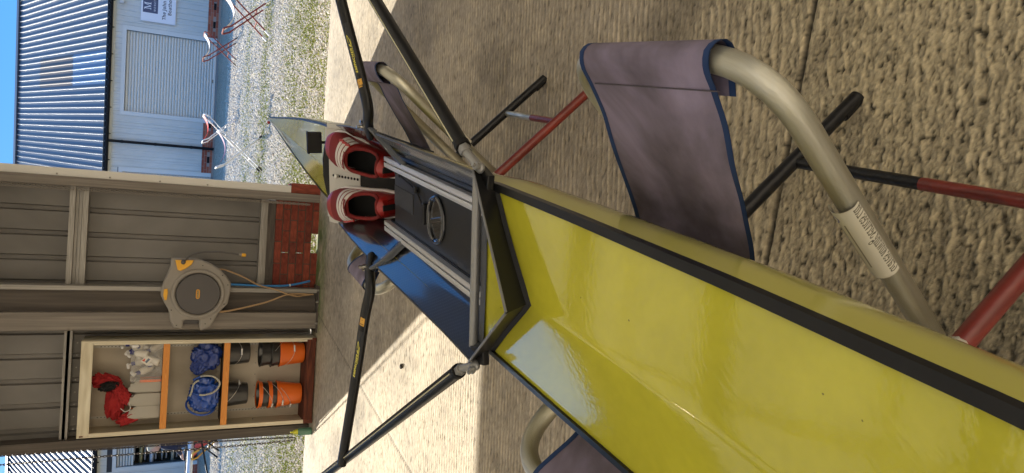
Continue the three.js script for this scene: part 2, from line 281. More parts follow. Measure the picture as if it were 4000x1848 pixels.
{
  const WZ = -7.74, BZ = -7.63;
  for (let i = 0; i < 3; i++) M('wall_sheet', ribSheet([.30 - .684, .30 - 1.368, -2.12][i], [.30, .30 - .684, .30 - 1.368][i] + (i ? .004 : 0), i === 2 ? .0 : .50, 4.1, WZ + (i % 2) * .003, .228, .034, -.034, .012), MAT.sheetIn, house);
  // horizontal rails
  for (const [y0, y1, x0, x1] of [[2.10, 2.25, -.66, .25], [2.17, 2.235, -2.1, -1.06]]) {
    M('rail', [bx(x0, x1, y0, y0 + .045, WZ + .012, WZ + .12), bx(x0, x1, y1 - .045, y1, WZ + .012, WZ + .12), bx(x0, x1, y0 + .047, y0 + (y1 - y0) * .5, WZ + .012, WZ + .095), bx(x0, x1, y0 + (y1 - y0) * .5 + .004, y1 - .047, WZ + .012, WZ + .08), bx(x0, x1, y0 + .05, y0 + .058, WZ + .1, WZ + .112)], MAT.galv, house);
  }
  M('rail', [bx(-.66, .24, .545, .585, WZ + .012, WZ + .13), bx(-.66, .24, .515, .543, WZ + .012, WZ + .10)], MAT.galv, house);
  M('sill_angle', [bx(-.66, .24, .43, .512, WZ + .012, WZ + .075)], MAT.steelDark, house);
  { const sc = []; for (const y of [.56, 2.13, 2.22]) for (let x = -2.0; x < .24; x += .114) if (x < -1.1 || x > -.62) sc.push(mv(new THREE.CylinderGeometry(.006, .007, .006, 6), x, y, WZ + (y < 1 ? .133 : .098), Math.PI / 2)); stuff(M('screw', sc, MAT.galv, house)); }
  // column
  const col = new THREE.Group(); col.name = 'column'; house.add(col);
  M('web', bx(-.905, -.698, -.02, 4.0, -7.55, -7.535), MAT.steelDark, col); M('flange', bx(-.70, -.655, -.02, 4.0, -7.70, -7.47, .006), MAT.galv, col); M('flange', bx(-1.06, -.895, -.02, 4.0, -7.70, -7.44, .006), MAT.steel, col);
  M('base_plate', [bx(-1.1, -.62, -.01, .014, -7.72, -7.40)], MAT.steelDark, col); for (const x of [-1.0, -.78, -.66]) M('bolt', cyl(V(x, .01, -7.38), V(x, .035, -7.38), .011, .011, 6), MAT.galv, col);
  // brick plinth: every brick a piece
  const wall = new THREE.Group(); wall.name = 'brick_wall'; house.add(wall);
  const tones = [S(132, 60, 44), S(124, 54, 41), S(142, 68, 50), S(118, 57, 45)].map((c, i) => std(L(1, 1, 1), .9, 0, { map: dirtMap(c.map(v => v * .80), c.map(v => v * 1.05), 4, 60 + i, 1, 128), bumpMap: rep(grime, 2, 1), bumpScale: .003 }));
  const bricks = [.215, .1025].map(w => new RoundedBoxGeometry(w, .065, .10, 1, .004));
  M('mortar', [bx(-1.06, -.30, -.02, .428, BZ - .10, BZ - .006), bx(-.292, .36, .072, .428, BZ - .10, BZ - .006), bx(-.085, .36, -.02, .068, BZ - .10, BZ - .006)], std(L(.10, .06, .045), 1), wall);
  for (let r = 0; r < 6; r++) {
    const y = -.003 + r * .075 - .002 + .032; let x = .375 - (r % 2 ? .1125 : 0);
    if (r % 2) { const b = M('brick', bricks[1], tones[r % 4], wall); b.position.set(.375 - .051, y, BZ - .05); }
    for (; x > -.95; x -= .225) {
      const cx = x - .1075; if (r === 0 && cx < -.05 && cx > -.33) continue;
      const b = M('brick', bricks[0], tones[Math.floor(rnd() * 4)], wall); b.position.set(cx, y, BZ - .05 + rr(-.002, .002)); b.rotation.z = rr(-.006, .006);
    }
  }
  for (const [x, w] of [[-.318, .05], [-.062, .05]]) { const b = M('brick', box(w, .065, .10), tones[1], wall); b.position.set(x, .029, BZ - .05); }
  // door jambs
  M('door_jamb', [bx(.242, .325, .0, 4, -7.66, -7.60), bx(.245, .322, 0, 4, -7.78, -7.661)], MAT.steel, house, 'grey steel guide of the right doorway');
  M('jamb_flashing', [bx(.326, .402, .30, 4, -7.86, -7.62, .004)], MAT.whiteTrim, house, 'pale metal edge strip of the right doorway');
  M('jamb_pier', bx(.326, .43, -.03, .298, -7.86, -7.625, .006), tones[2], house);
  for (let y = 1.1; y < 2.7; y += .42) M('rivet', mv(new THREE.SphereGeometry(.008, 8, 6), .345, y, -7.617), MAT.galv, house);
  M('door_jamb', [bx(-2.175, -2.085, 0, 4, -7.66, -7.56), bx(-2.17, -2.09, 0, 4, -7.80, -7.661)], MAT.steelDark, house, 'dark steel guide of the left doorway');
  // beam over the doorways, far side walls and the roof, mostly out of view
  M('door_beam', [bx(-8, 5.6, 2.95, 4.1, -7.84, -7.58)], MAT.steelDark, house);
  M('side_wall', [bx(5.2, 5.3, -.02, 4.2, -7.8, 2.4)], MAT.sheetIn, house); M('side_wall', [bx(-7.3, -7.2, -.02, 4.2, -7.8, 2.4)], MAT.sheetIn, house);
  M('front_wall', [bx(-7.2, -6.2, -.02, 2.95, -7.84, -7.7)], MAT.sheetIn, house); M('front_wall', [bx(4.4, 5.2, -.02, 2.95, -7.84, -7.7)], MAT.sheetIn, house);
  for (let i = 0; i < 6; i++) for (let k = 0; k < 4; k++) { const x = -7.6 + i * 2.2, y = 4.21 + (i % 2) * .012 + (k % 2) * .006; M('roof_sheet', bx(x, x + 2.3, y, y + .004, -8.1 + k * 2.7, -8.1 + k * 2.7 + 2.8), phy(L(.95, .90, .80), .95, 0, { transmission: .48, thickness: 0 }), house); }
  for (const z of [-6, -4, -2, 0, 2]) M('rafter', bx(-7.2, 5.2, 3.95, 4.19, z - .05, z + .05), MAT.steel, house);
}
{
  const t = thing('rear_building', 'sunlit cream building behind the camera across the rear yard', 'building', [0, 0, 9]);
  M('wall', bx(-16, 16, -.3, 8, 0, .3), std(L(.64, .54, .40), .8), t);
}
// chains of the two doors
function chainGeo(pts, pitch = .021, wire = .0026) {
  const c = new THREE.CatmullRomCurve3(pts, false, 'centripetal'), n = Math.floor(c.getLength() / pitch), out = [], base = mv(new THREE.TorusGeometry(.0078, wire, 5, 8), 0, 0, 0).scale(1.75, 1, 1);
  const q = new THREE.Quaternion(), q2 = new THREE.Quaternion();
  for (let i = 0; i < n; i++) { const p = c.getPointAt((i + .5) / n), t = c.getTangentAt((i + .5) / n); q.setFromUnitVectors(V(1, 0, 0), t); q2.setFromAxisAngle(V(1, 0, 0), (i % 2) * Math.PI / 2 + .5); out.push(base.clone().applyQuaternion(q2).applyQuaternion(q).translate(p.x, p.y, p.z)); }
  return merge(out);
}
{
  const c1 = thing('door_chain', 'doubled galvanised hand chain hanging straight down beside the right doorway', 'chain');
  stuff(M('chain_link', chainGeo([V(.205, 3.4, -7.54), V(.208, 1.6, -7.54), V(.212, .12, -7.54)]), MAT.chain, c1)); stuff(M('chain_link', chainGeo([V(.228, 3.4, -7.55), V(.226, 1.6, -7.55), V(.218, .12, -7.54)]), MAT.chain, c1));
  const c2 = thing('door_chain', 'hand chain hanging in a long loop in the left doorway', 'chain');
  const lp = []; for (let i = 0; i <= 12; i++) { const a = -Math.PI / 2 + Math.PI * i / 12; lp.push(V(-2.205 - .030 + Math.sin(a) * .016 * -1, .165 - Math.cos(a) * .03, -7.60)); }
  stuff(M('chain_link', chainGeo([V(-2.178, 3.6, -7.60), V(-2.196, 1.8, -7.60), V(-2.206, .7, -7.60), ...lp.map(p => p), V(-2.262, .7, -7.60), V(-2.264, 1.8, -7.60), V(-2.272, 3.6, -7.60)], .024, .0040), MAT.chainDark, c2));
}
// hose reel on the column
{
  const t = thing('hose_reel', 'round grey hose reel with yellow hose guide and dark disc, hung on the steel column', 'hose reel', [-.70, 1.155, -7.43]);
  const sx = .00083, sy = .00079, P = (zx, zy) => [-(zy - 700) * sx, -(zx - 470) * sy];
  const out = [[195, 330], [430, 330], [500, 345], [600, 385], [690, 440], [760, 510], [812, 590], [806, 690], [785, 800], [740, 850], [690, 905], [640, 1010], [610, 1055], [540, 1085], [532, 1070], [535, 985], [490, 974], [350, 972], [308, 990], [300, 1070], [250, 1060], [215, 1000], [190, 870], [140, 790], [106, 720], [108, 650], [130, 570], [165, 480], [190, 400]].map(p => P(...p));
  M('body', poly(out, .13, .022).translate(0, 0, 0), MAT.greyPlastic, t);
  M('ring', mv(new THREE.TorusGeometry(.215, .022, 10, 48), 0, -.005, .15).scale(1, 1, 1), MAT.greyPlastic, t);
  M('disc', mv(new THREE.CylinderGeometry(.185, .195, .03, 48), 0, -.005, .168, Math.PI / 2), MAT.darkPlastic, t);
  const yg = [[220, 330], [270, 330], [275, 372], [310, 376], [330, 330], [398, 326], [380, 365], [330, 405], [270, 437], [245, 425], [232, 380]].map(p => P(...p));
  M('hose_guide', poly(yg, .045, .006).translate(0, 0, .13), MAT.yel, t);
  M('hose_stop', mv(new THREE.SphereGeometry(.026, 14, 10), ...P(295, 345), .165), MAT.darkPlastic, t);
  M('side_clip', poly([[112, 655], [140, 652], [145, 690], [138, 765], [122, 770], [108, 720]].map(p => P(...p)), .03, .004).translate(0, 0, .135), MAT.yel, t);
  M('handle', mv(new THREE.CapsuleGeometry(.032, .13, 6, 14), ...P(420, 1020), .07, 0, 0, 0), MAT.darkPlastic, t);
  const bt = canvasTex(256, 96, (g, w, h) => { g.fillStyle = '#e6a31e'; g.fillRect(0, 0, w, h); g.fillStyle = '#4a3d30'; g.fillRect(26, 22, w - 52, h - 44); g.fillStyle = '#e9c878'; g.font = 'bold 40px sans-serif'; g.textAlign = 'center'; g.textBaseline = 'middle'; g.fillText('HOZELOCK', w / 2, h / 2 + 2, 190); });
  const bsh = new THREE.Shape(); bsh.absarc(-.028, 0, .016, Math.PI / 2, Math.PI * 1.5); bsh.absarc(.028, 0, .016, -Math.PI / 2, Math.PI / 2); const bg = new THREE.ExtrudeGeometry(bsh, { depth: .006, bevelEnabled: false });
  { const u = bg.attributes.uv, p = bg.attributes.position; for (let i = 0; i < u.count; i++) u.setXY(i, (p.getX(i) + .044) / .088, (p.getY(i) + .016) / .032); }
  M('badge', bg.translate(0, 0, .182), std(0xffffff, .5, 0, { map: bt }), t);
  for (const p of [[510, 378], [733, 485], [800, 593], [768, 815], [628, 985], [197, 885], [260, 1056], [570, 1040]]) M('screw', mv(new THREE.CylinderGeometry(.005, .005, .006, 8), ...P(...p), .153, Math.PI / 2), MAT.blackMatte, t);
  const hz = [[318, 330], [345, 285], [400, 255], [470, 232], [580, 220], [700, 217], [800, 224], [910, 238]].map(p => V(...P(...p), .16));
  M('outlet_hose', pipe(hz, .0075, 60, 8), MAT.darkHose, t);
  const e = hz[hz.length - 1]; M('hose_connector', [cyl(e.clone().add(V(0, .004, 0)), e.clone().add(V(-.002, -.022, 0)), .012, .012, 12)], MAT.greyPlastic, t, 'grey hose collar');
  M('hose_end', [cyl(e.clone().add(V(-.002, -.022, 0)), e.clone().add(V(-.004, -.05, 0)), .017, .017, 12), cyl(e.clone().add(V(-.004, -.05, 0)), e.clone().add(V(-.005, -.06, 0)), .014, .014, 12)], MAT.yel, t);
  // pipes below it
  const W = (zx, zy, z) => { const p = P(zx, zy); return V(p[0] - .70, p[1] + 1.155, z); };
  tag(M('water_pipe', [pipe([W(800, 600, -7.42), W(1000, 606, -7.44), W(1200, 615, -7.46), W(1500, 612, -7.48), W(1680, 585, -7.50), W(1830, 552, -7.52)], .0105, 60, 10)], MAT.bluePipe), 'blue plastic water pipe running from the hose reel down the column foot', 'pipe');
  tag(M('pipe_clip', [cyl(W(1565, 606, -7.485), W(1578, 605, -7.485), .0145, .0145, 12)], MAT.white), 'white clip round the blue water pipe', 'clip');
  tag(M('garden_hose', [pipe([W(690, 425, -7.40), W(760, 428, -7.41), W(860, 460, -7.42), W(1000, 515, -7.43), W(1180, 605, -7.44), W(1400, 660, -7.43), W(1540, 710, -7.43), W(1650, 735, -7.44), W(1760, 725, -7.46), W(1870, 712, -7.47)], .0075, 90, 8)], MAT.hose), 'tan garden hose curving from the right of the reel across the blue pipe', 'hose');
  tag(M('garden_hose', [pipe([W(640, 885, -7.30), W(680, 905, -7.32), W(800, 905, -7.35), W(1000, 870, -7.38), W(1300, 800, -7.42), W(1540, 715, -7.44), W(1680, 706, -7.45), W(1870, 714, -7.46)], .0075, 90, 8), pipe([W(645, 893, -7.31), W(690, 915, -7.33), W(800, 914, -7.36), W(1000, 878, -7.39), W(1300, 808, -7.43), W(1540, 722, -7.45), W(1700, 740, -7.45)], .005, 90, 8)], MAT.hose), 'tan garden hose sweeping from the left underside of the reel to the floor', 'hose');
}

// ================================================================ CUPBOARD AND WHAT IS ON ITS SHELVES
{
  const t = thing('steel_cupboard', 'tall cream metal cupboard without doors, rusty at the foot, with orange edged shelves', 'cupboard', [0, 0, 0]);
  const x0 = -2.02, x1 = -1.15, zf = -7.38, zb = -7.715;
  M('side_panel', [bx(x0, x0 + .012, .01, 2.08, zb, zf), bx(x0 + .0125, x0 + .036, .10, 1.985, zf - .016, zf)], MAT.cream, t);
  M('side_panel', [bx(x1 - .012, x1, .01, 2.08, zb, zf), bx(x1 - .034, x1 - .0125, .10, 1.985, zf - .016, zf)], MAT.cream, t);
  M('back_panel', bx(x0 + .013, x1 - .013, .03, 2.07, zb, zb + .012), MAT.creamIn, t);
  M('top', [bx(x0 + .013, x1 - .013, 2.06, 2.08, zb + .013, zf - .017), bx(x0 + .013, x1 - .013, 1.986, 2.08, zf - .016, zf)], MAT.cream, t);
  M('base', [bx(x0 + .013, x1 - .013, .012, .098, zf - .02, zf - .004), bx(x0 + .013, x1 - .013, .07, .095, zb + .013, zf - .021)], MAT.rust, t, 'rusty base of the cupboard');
  M('rust_edge', bx(x0 - .002, x0 + .038, .008, .099, zf - .02, zf + .002), MAT.rust, t); M('rust_edge', bx(x1 - .036, x1 + .002, .008, .05, zf - .02, zf + .002), MAT.rust, t);
  for (const y of [1.36, .83]) { const s = M('shelf', bx(x0 + .04, x1 - .036, y + .035, y + .054, zb + .013, zf - .025), MAT.woodDark, t); M('shelf_edge', bx(x0 + .037, x1 - .035, y, y + .056, zf - .024, zf - .002, .002), MAT.wood, s); }
  for (const x of [x0 + .10, x1 - .10]) { const s = M('shelf_track', bx(x - .011, x + .011, .12, 2.0, zb + .0125, zb + .018), MAT.plate, t); const slots = []; for (let y = .2; y < 1.95; y += .03) slots.push(box(.005, .012, .002, x, y, zb + .019)); stuff(M('slot', slots, MAT.blackMatte, s)); }
  M('rivet', [bx(x0 + .008, x0 + .02, 2.03, 2.06, zf, zf + .003)], MAT.rust, t);
}
// jerry cans
{
  const sh = []; const prof = [[-.058, 0], [.058, 0], [.062, .01], [.062, .175], [.05, .2], [.022, .212], [.018, .235], [-.018, .24], [-.03, .252], [-.045, .25], [-.062, .19], [-.062, .01]];
  const geo = toCreasedNormals(poly(prof.map(p => [p[0] * .8, p[1]]), .13, .012, []), .9).translate(0, .012, -.07);
  ['nearest the bag of bottles', 'in the middle of the row', 'leftmost of the row'].forEach((w, i) => {
    const c = thing('jerry_can', `off white plastic jerry can on the top shelf, ${w}`, 'canister', [[-1.585, -1.708, -1.832][i], 1.416, -7.50], 'jerry cans on the top shelf');
    c.rotation.y = [.05, -.04, .06][i]; M('body', geo, MAT.jug, c); M('cap', cyl(V(.02, .222, 0), V(.02, .25, 0), .016, .016, 14), [MAT.white, MAT.white, MAT.orange][i], c); M('handle', pipe([V(-.02, .22, 0), V(-.03, .262, 0), V(-.055, .258, 0), V(-.06, .2, 0)], .008, 20, 8), MAT.jug, c);
  });
  tag(M('orange_box', bx(-1.545, -1.522, 1.418, 1.60, -7.58, -7.42, .004), MAT.orange), 'flat orange box standing between the jerry cans and the bag of bottles', 'box');
}
// crumpled cloth and bags: lumpy closed shapes
function lump(rx, ry, rz, fold, f, z0, sq = .8) {
  const g = new THREE.SphereGeometry(1, 72, 48), p = g.attributes.position, v = new THREE.Vector3();
  for (let i = 0; i < p.count; i++) {
    v.fromBufferAttribute(p, i); const d = 1 - fold + fold * (1 - Math.abs(N3(v.x * f + z0, v.y * f, v.z * f + z0)) * 1.9) + .10 * N3(v.x * f * 3 + z0, v.y * f * 3, v.z * f * 3);
    const q = k => Math.sign(k) * Math.pow(Math.abs(k), sq); p.setXYZ(i, q(v.x) * rx * d, q(v.y) * ry * d, q(v.z) * rz * d);
  }
  g.computeVertexNormals(); return g;
}
{
  const redC = std(L(.33, .012, .014), .85, 0, { bumpMap: rep(cloth, 3, 3), bumpScale: .001 });
  const t = thing('red_jacket', 'crumpled red and black jacket thrown over the jerry cans', 'jacket', [-1.68, 1.765, -7.53]);
  M('body', [lump(.17, .085, .09, .4, 1.5, 3).translate(-.06, .035, 0), lump(.085, .15, .07, .45, 1.6, 8).rotateZ(-.4).translate(.12, .10, 0), lump(.06, .12, .05, .5, 1.7, 14).rotateZ(.35).translate(-.20, -.09, .06)], redC, t);
  M('sleeve', [lump(.06, .12, .055, .5, 2, 21).rotateZ(-.9).translate(.02, -.03, .06)], redC, t);
  M('lining', [lump(.045, .09, .05, .4, 2, 31).rotateZ(.2).translate(.10, .085, .055)], MAT.lining, t, 'black lining of the jacket');
  M('cord', pipe([[-.10, -.02, .105], [-.13, -.06, .11], [-.11, -.10, .105], [-.06, -.09, .11]], .003, 30, 6), MAT.white, t);
}
{
  const bpos = [[-1.25, 1.44, -7.50, .3, .2], [-1.33, 1.46, -7.45, -.5, 0], [-1.41, 1.45, -7.50, .9, .1], [-1.30, 1.53, -7.50, 1.3, 0], [-1.45, 1.52, -7.46, -.3, 0], [-1.22, 1.55, -7.46, -.8, 0], [-1.37, 1.56, -7.49, .2, 0]];
  const W1 = std(L(.66, .62, .55), .45), Bl = std(L(.02, .025, .22), .4);
  const bottle = thing('lotion_bottle', 'white pump bottle with blue collar at the top right of the plastic bag', 'bottle', [-1.235, 1.655, -7.47]);
  M('body', new THREE.LatheGeometry([[0, -.10], [.03, -.10], [.034, -.09], [.034, -.01], [.028, .01], [.013, .018], [0, .018]].map(p => new THREE.Vector2(...p)), 20), W1, bottle);
  M('collar', new THREE.CylinderGeometry(.017, .019, .03, 16).translate(0, .034, 0), Bl, bottle); M('pump_head', [new THREE.CylinderGeometry(.006, .006, .02, 8).translate(0, .06, 0), new THREE.CapsuleGeometry(.015, .03, 4, 10).rotateZ(1.5).translate(-.012, .078, 0)], MAT.white, bottle);
  bottle.rotation.z = .75; bottle.userData.group = 'bottles in the plastic bag';
  const ups = [[-1.20, 1.685, -7.50, .2, 'white pump bottle with blue collar half hidden at the cupboard side'], [-1.275, 1.64, -7.44, -.25, 'white pump bottle leaning left out of the plastic bag']];
  for (const [x, y, z, r, l] of ups) { const c = bottle.clone(); c.name = numbered('lotion_bottle'); c.position.set(x, y, z); c.rotation.set(0, 1, r); c.userData = { ...bottle.userData, label: l }; scene.add(c); }
  bpos.forEach(([x, y, z, r], i) => { const c = bottle.clone(); c.name = numbered('lotion_bottle'); c.position.set(x, y + .07, z); c.rotation.set(.2, i, r * 1.4); c.userData = { label: ['white bottle lying low inside the plastic bag at its right end', 'white bottle at the front middle of the plastic bag', 'white bottle low in the plastic bag beside the orange box', 'white bottle lying across the middle of the plastic bag', 'white bottle at the upper left inside the plastic bag', 'white bottle at the upper right inside the plastic bag', 'white bottle at the top middle inside the plastic bag'][i], category: 'bottle', group: 'bottles seen through the plastic bag' }; scene.add(c); });
  const g = new THREE.BoxGeometry(.35, .26, .13, 24, 18, 8), p = g.attributes.position; for (let i = 0; i < p.count; i++) { const x = p.getX(i), y = p.getY(i), z = p.getZ(i); const n = N3(x * 14, y * 14, z * 14); p.setXYZ(i, x * (1 + .04 * n), y * (1 + .02 * n), z + .018 * n); }
  g.computeVertexNormals();
  const bag = thing('plastic_bag', 'clear plastic bag full of white bottles on the right of the top shelf', 'bag', [-1.362, 1.55, -7.475]);
  M('film', g, phy(L(.93, .92, .90), .18, 0, { transmission: .88, thickness: 0, bumpMap: rep(grime, 2, 2), bumpScale: .003 }), bag);
  const lb = canvasTex(128, 128, (c, w, h) => { c.fillStyle = '#d8d2c8'; c.fillRect(0, 0, w, h); c.fillStyle = '#c8452c'; c.beginPath(); c.moveTo(14, 10); c.lineTo(74, 22); c.lineTo(26, 56); c.fill(); c.fillStyle = '#57677c'; c.fillRect(26, 60, 76, 36); });
  tag(M('bottle_label', mv(new THREE.PlaneGeometry(.075, .07), -1.335, 1.55, -7.398, 0, 0, -.7), std(0xffffff, .5, 0, { map: lb })), 'red and blue label showing through the front of the plastic bag', 'label');
}
{
  const blueM = phy(L(.010, .065, .36), .3, 0, { clearcoat: .5, clearcoatRoughness: .15 }), strapM = std(0xffffff, .7, 0, { map: canvasTex(64, 256, (c, w, h) => { c.fillStyle = '#2b4fa0'; c.fillRect(0, 0, w, h); c.fillStyle = '#d8d0a0'; for (let i = 0; i < 8; i++) c.fillRect(8, i * 32 + 4, 48, 18); }) });
  const a = thing('blue_bag', 'crumpled shiny blue carrier bag with patterned handles on the middle shelf', 'bag', [-1.70, 1.035, -7.49]);
  M('body', [lump(.175, .145, .10, .42, 2.4, 4, .75)], blueM, a); M('mouth', mv(new THREE.TorusGeometry(.13, .010, 8, 40), -.10, .03, .02, .3, 1.0, .2).scale(1, 1, 1), blueM, a);
  M('handle', pipe([[.04, .12, .09], [.02, .02, .115], [.05, -.09, .10], [.13, -.125, .11], [.19, -.07, .105], [.20, .03, .10], [.16, .11, .07]], .009, 60, 6), strapM, a);
  M('handle', pipe([[-.02, .14, .07], [.05, .12, .095], [.13, .10, .09], [.17, .03, .085]], .009, 40, 6), strapM, a);
  const b = thing('blue_bag', 'dark blue bag slumped in the right corner of the middle shelf', 'bag', [-1.335, 1.03, -7.53]);
  M('body', [lump(.14, .145, .075, .38, 2.0, 12, .8), lump(.08, .09, .05, .4, 2.6, 17).rotateZ(.6).translate(-.09, .06, .03)], phy(L(.008, .035, .22), .42, 0, { clearcoat: .25 }), b);
}
// buckets
function bucket(label, x, y, z, mat, rimMat, ry, handleSide = 1, tilt = 0, h = .25, r1 = .133, r0 = .102) {
  const t = thing('bucket', label, 'bucket', [x, y, z], 'buckets in the cupboard'); t.rotation.set(0, ry, tilt);
  const pr = [[0, .004], [r0 - .012, 0], [r0, .008], [r1 - .004, h - .012], [r1 - .007, h - .012], [r0 - .006, .014], [0, .014]];
  M('body', new THREE.LatheGeometry(pr.map(p => new THREE.Vector2(...p)), 40), mat, t);
  M('rim', [mv(new THREE.TorusGeometry(r1, .0065, 8, 40), 0, h - .006, 0, Math.PI / 2), mv(new THREE.CylinderGeometry(r1 + .001, r1 - .003, .03, 40, 1, true), 0, h - .022, 0)], rimMat, t);
  const pts = []; for (let i = 0; i <= 14; i++) { const a = Math.PI * i / 14; pts.push(V(Math.cos(a) * (r1 + .008), h - .03 - Math.sin(a) * .11, Math.sin(a) * (r1 + .006) * handleSide * .98)); }
  const wire = M('wire_handle', pipe(pts, .0022, 50, 6), MAT.wire, t); const a = pts[6], b = pts[8]; M('grip', cyl(a, b, .008, .008, 10), MAT.white, wire);
  return t;
}
bucket('bright orange bucket at the bottom of the right hand stack in the cupboard', -1.322, .102, -7.535, MAT.orange, MAT.orange, .5);
bucket('black bucket nested in the orange bucket of the right hand stack', -1.322, .185, -7.535, MAT.bucketBlack, MAT.bucketBlack, 1.9);
bucket('topmost black bucket of the right hand stack', -1.322, .285, -7.535, MAT.bucketBlack, MAT.bucketBlack, 2.6, 1, .03);
bucket('orange bucket at the bottom of the left hand stack in the cupboard', -1.742, .110, -7.535, MAT.orange, MAT.orange, -.9);
bucket('black bucket with orange rim in the middle of the left hand stack', -1.742, .190, -7.535, MAT.bucketBlack, MAT.orange, -.5);
bucket('topmost black bucket with wide orange rim of the left hand stack', -1.742, .290, -7.535, MAT.bucketBlack, MAT.orange, -.8, 1, -.04);
bucket('black bucket hanging under the right side of the middle shelf', -1.305, .635, -7.535, MAT.bucketBlack, MAT.bucketBlack, .2, 1, 0, .222, .128, .105);
bucket('black bucket hanging under the left side of the middle shelf', -1.715, .635, -7.535, MAT.bucketBlack, MAT.bucketBlack, 1.2, 1, 0, .222, .128, .105);
{
  const t = thing('spray_bottle', 'green plastic bottle with yellow top on the floor by the left cupboard corner', 'bottle', [-2.115, .0, -7.42]);
  M('body', new THREE.LatheGeometry([[0, .002], [.034, .002], [.038, .01], [.038, .12], [.030, .14], [.017, .155], [0, .155]].map(p => new THREE.Vector2(...p)), 24), phy(L(.16, .34, .24), .3, 0, { transmission: .4, thickness: 0 }), t);
  M('top', [new THREE.CylinderGeometry(.018, .03, .045, 16).translate(0, .162, 0), new THREE.CylinderGeometry(.009, .009, .03, 10).translate(0, .198, 0)], phy(L(.55, .55, .04), .35), t);
}

// ================================================================ THE BOATHOUSE ACROSS THE YARD
{
  const b = thing('far_boathouse', 'long white clad boathouse with dark blue ribbed metal roof and roller shutters across the yard', 'building', [2, .01, -24.5]); b.rotation.set(0, -.0848, .012, 'YXZ');
  const wallM = std(L(1, 1, 1), .5, 0, { map: dirtMap(S(208, 208, 200), S(226, 226, 218), 2, 71) });
  const shutM = std(L(.68, .68, .62), .4, .2), trimM = std(L(.74, .74, .69), .45), roofM = std(L(.085, .10, .125), .42, .35, {}), creamM = std(L(.66, .60, .44), .5);
  const brownM = std(L(.10, .078, .07), .5, .2), paleM = std(L(.10, .16, .24), .4, .3), backM = std(L(.05, .05, .052), .9);
  const ops = [[1.17, 3.57, .02, 2.51], [-3.05, -.64, .02, 2.49], [-9.95, -7.55, .02, 2.36]];
  // cladding, sheet by sheet
  const wallG = new THREE.Group(); wallG.name = 'wall'; b.add(wallG);
  for (let x = -14.1075; x < 9.8; x += .99) {
    const spans = [[x, x + .99, .31, 2.80]];
    let cut = []; for (const [a, c] of ops) if (c + .12 > x && a - .12 < x + .99) cut.push([a - .12, c + .12]);
    const seg = []; let s0 = x; for (const [a, c] of cut.sort((p, q) => p[0] - q[0])) { if (a > s0 + .01) seg.push([s0, a, .31, 2.80]); seg.push([Math.max(x, a), Math.min(x + .99, c), 2.62, 2.80]); s0 = c; } if (s0 < x + .98) seg.push([s0, x + .99, .31, 2.80]);
    M('cladding_sheet', seg.map(([a, c, y0, y1]) => ribSheet(a, c - .003, y0, y1, 0, .165, .05, .02, .012)), wallM, wallG);
  }
  M('wall_core', [bx(-14, ops[2][0], .03, 2.8, -.2, -.01), bx(ops[2][1], ops[1][0], .03, 2.8, -.2, -.01), bx(ops[1][1], ops[0][0], .03, 2.8, -.2, -.01), bx(ops[0][1], 10, .03, 2.8, -.2, -.01), ...ops.map(o => bx(o[0], o[1], o[3], 2.8, -.2, -.01))], backM, wallG);
  for (const x of [-14, 9.9]) M('end_wall', bx(x, x + .1, 0, 3.0, -17.6, -.3), wallM, wallG);
  M('back_wall', bx(-14, 10, 0, 3.0, -17.8, -17.65), wallM, wallG); M('foundation', bx(-14, 10, -.5, .012, -17.6, -.01), std(L(.3, .29, .27), .9), wallG);
  // brick plinth
  const pl = new THREE.Group(); pl.name = 'plinth'; b.add(pl);
  const bt = [S(176, 92, 66), S(164, 80, 58), S(186, 104, 76)].map((c, i) => std(L(c[0] * c[0], c[1] * c[1], c[2] * c[2]), .9)), bg = new RoundedBoxGeometry(.215, .065, .06, 1, .003);
  const spansX = [[-14, -9.95], [-7.55, -3.05], [-.64, 1.17], [3.57, 9.9]];
  M('mortar', spansX.map(([a, c]) => bx(a, c, -.1, .305, -.15, .012)), std(L(.42, .33, .27), 1), pl);
  for (const [a, c] of spansX) for (let r = 0; r < 4; r++) for (let x = a + .11 + (r % 2 ? .11 : 0); x < c - .1; x += .225) {
    if (x < -11 || (x > -7 && x < -3.2) || x > 5.6) continue; if (r === 1 && [4.1, 4.66, 1.0, -.1].some(v => Math.abs(v - x) < .15)) continue;
    const m = M('brick', bg, bt[Math.floor(rnd() * 3)], pl); m.position.set(x, .045 + r * .075, -.01 + rr(-.002, .002));
  }
  for (const x of [4.1, 4.66, 1.0, -.1]) M('air_vent', box(.2, .07, .04, x, .12, .005), MAT.blackMatte, pl);
  // frames and shutters
  for (const [i, [a, c, y0, y1]] of ops.entries()) {
    const d = new THREE.Group(); d.name = 'shutter'; b.add(d);
    M('frame', [bx(a - .122, a, y0, y1 + .11, -.05, .035), bx(c, c + .122, y0, y1 + .11, -.05, .035), bx(a, c, y1, y1 + .11, -.05, .034)], trimM, d);
    const n = Math.floor((y1 - y0) / .08), sg = []; const slat = mv(new THREE.CylinderGeometry(.046, .046, c - a - .01, 10, 1, false, -.95, 1.9), 0, 0, 0, 0, 0, Math.PI / 2).scale(1, .84, .42); slat.rotateX(0);
    for (let k = 0; k < (i === 2 ? 6 : n); k++) { const m = M('slat', slat, shutM, d); m.position.set((a + c) / 2, y1 - .045 - k * .08, -.10); m.scale.set(1, 1, 1); }
    if (i !== 2) { M('bottom_bar', bx(a + .01, c - .01, y0, y0 + .05, -.12, -.06), shutM, d); M('backing', bx(a, c, y0, y1, -.19, -.13), shutM, d); M('lock', bx((a + c) / 2 - .05, (a + c) / 2 + .05, .08, .1, -.06, -.05), MAT.blackMatte, d); }
  }
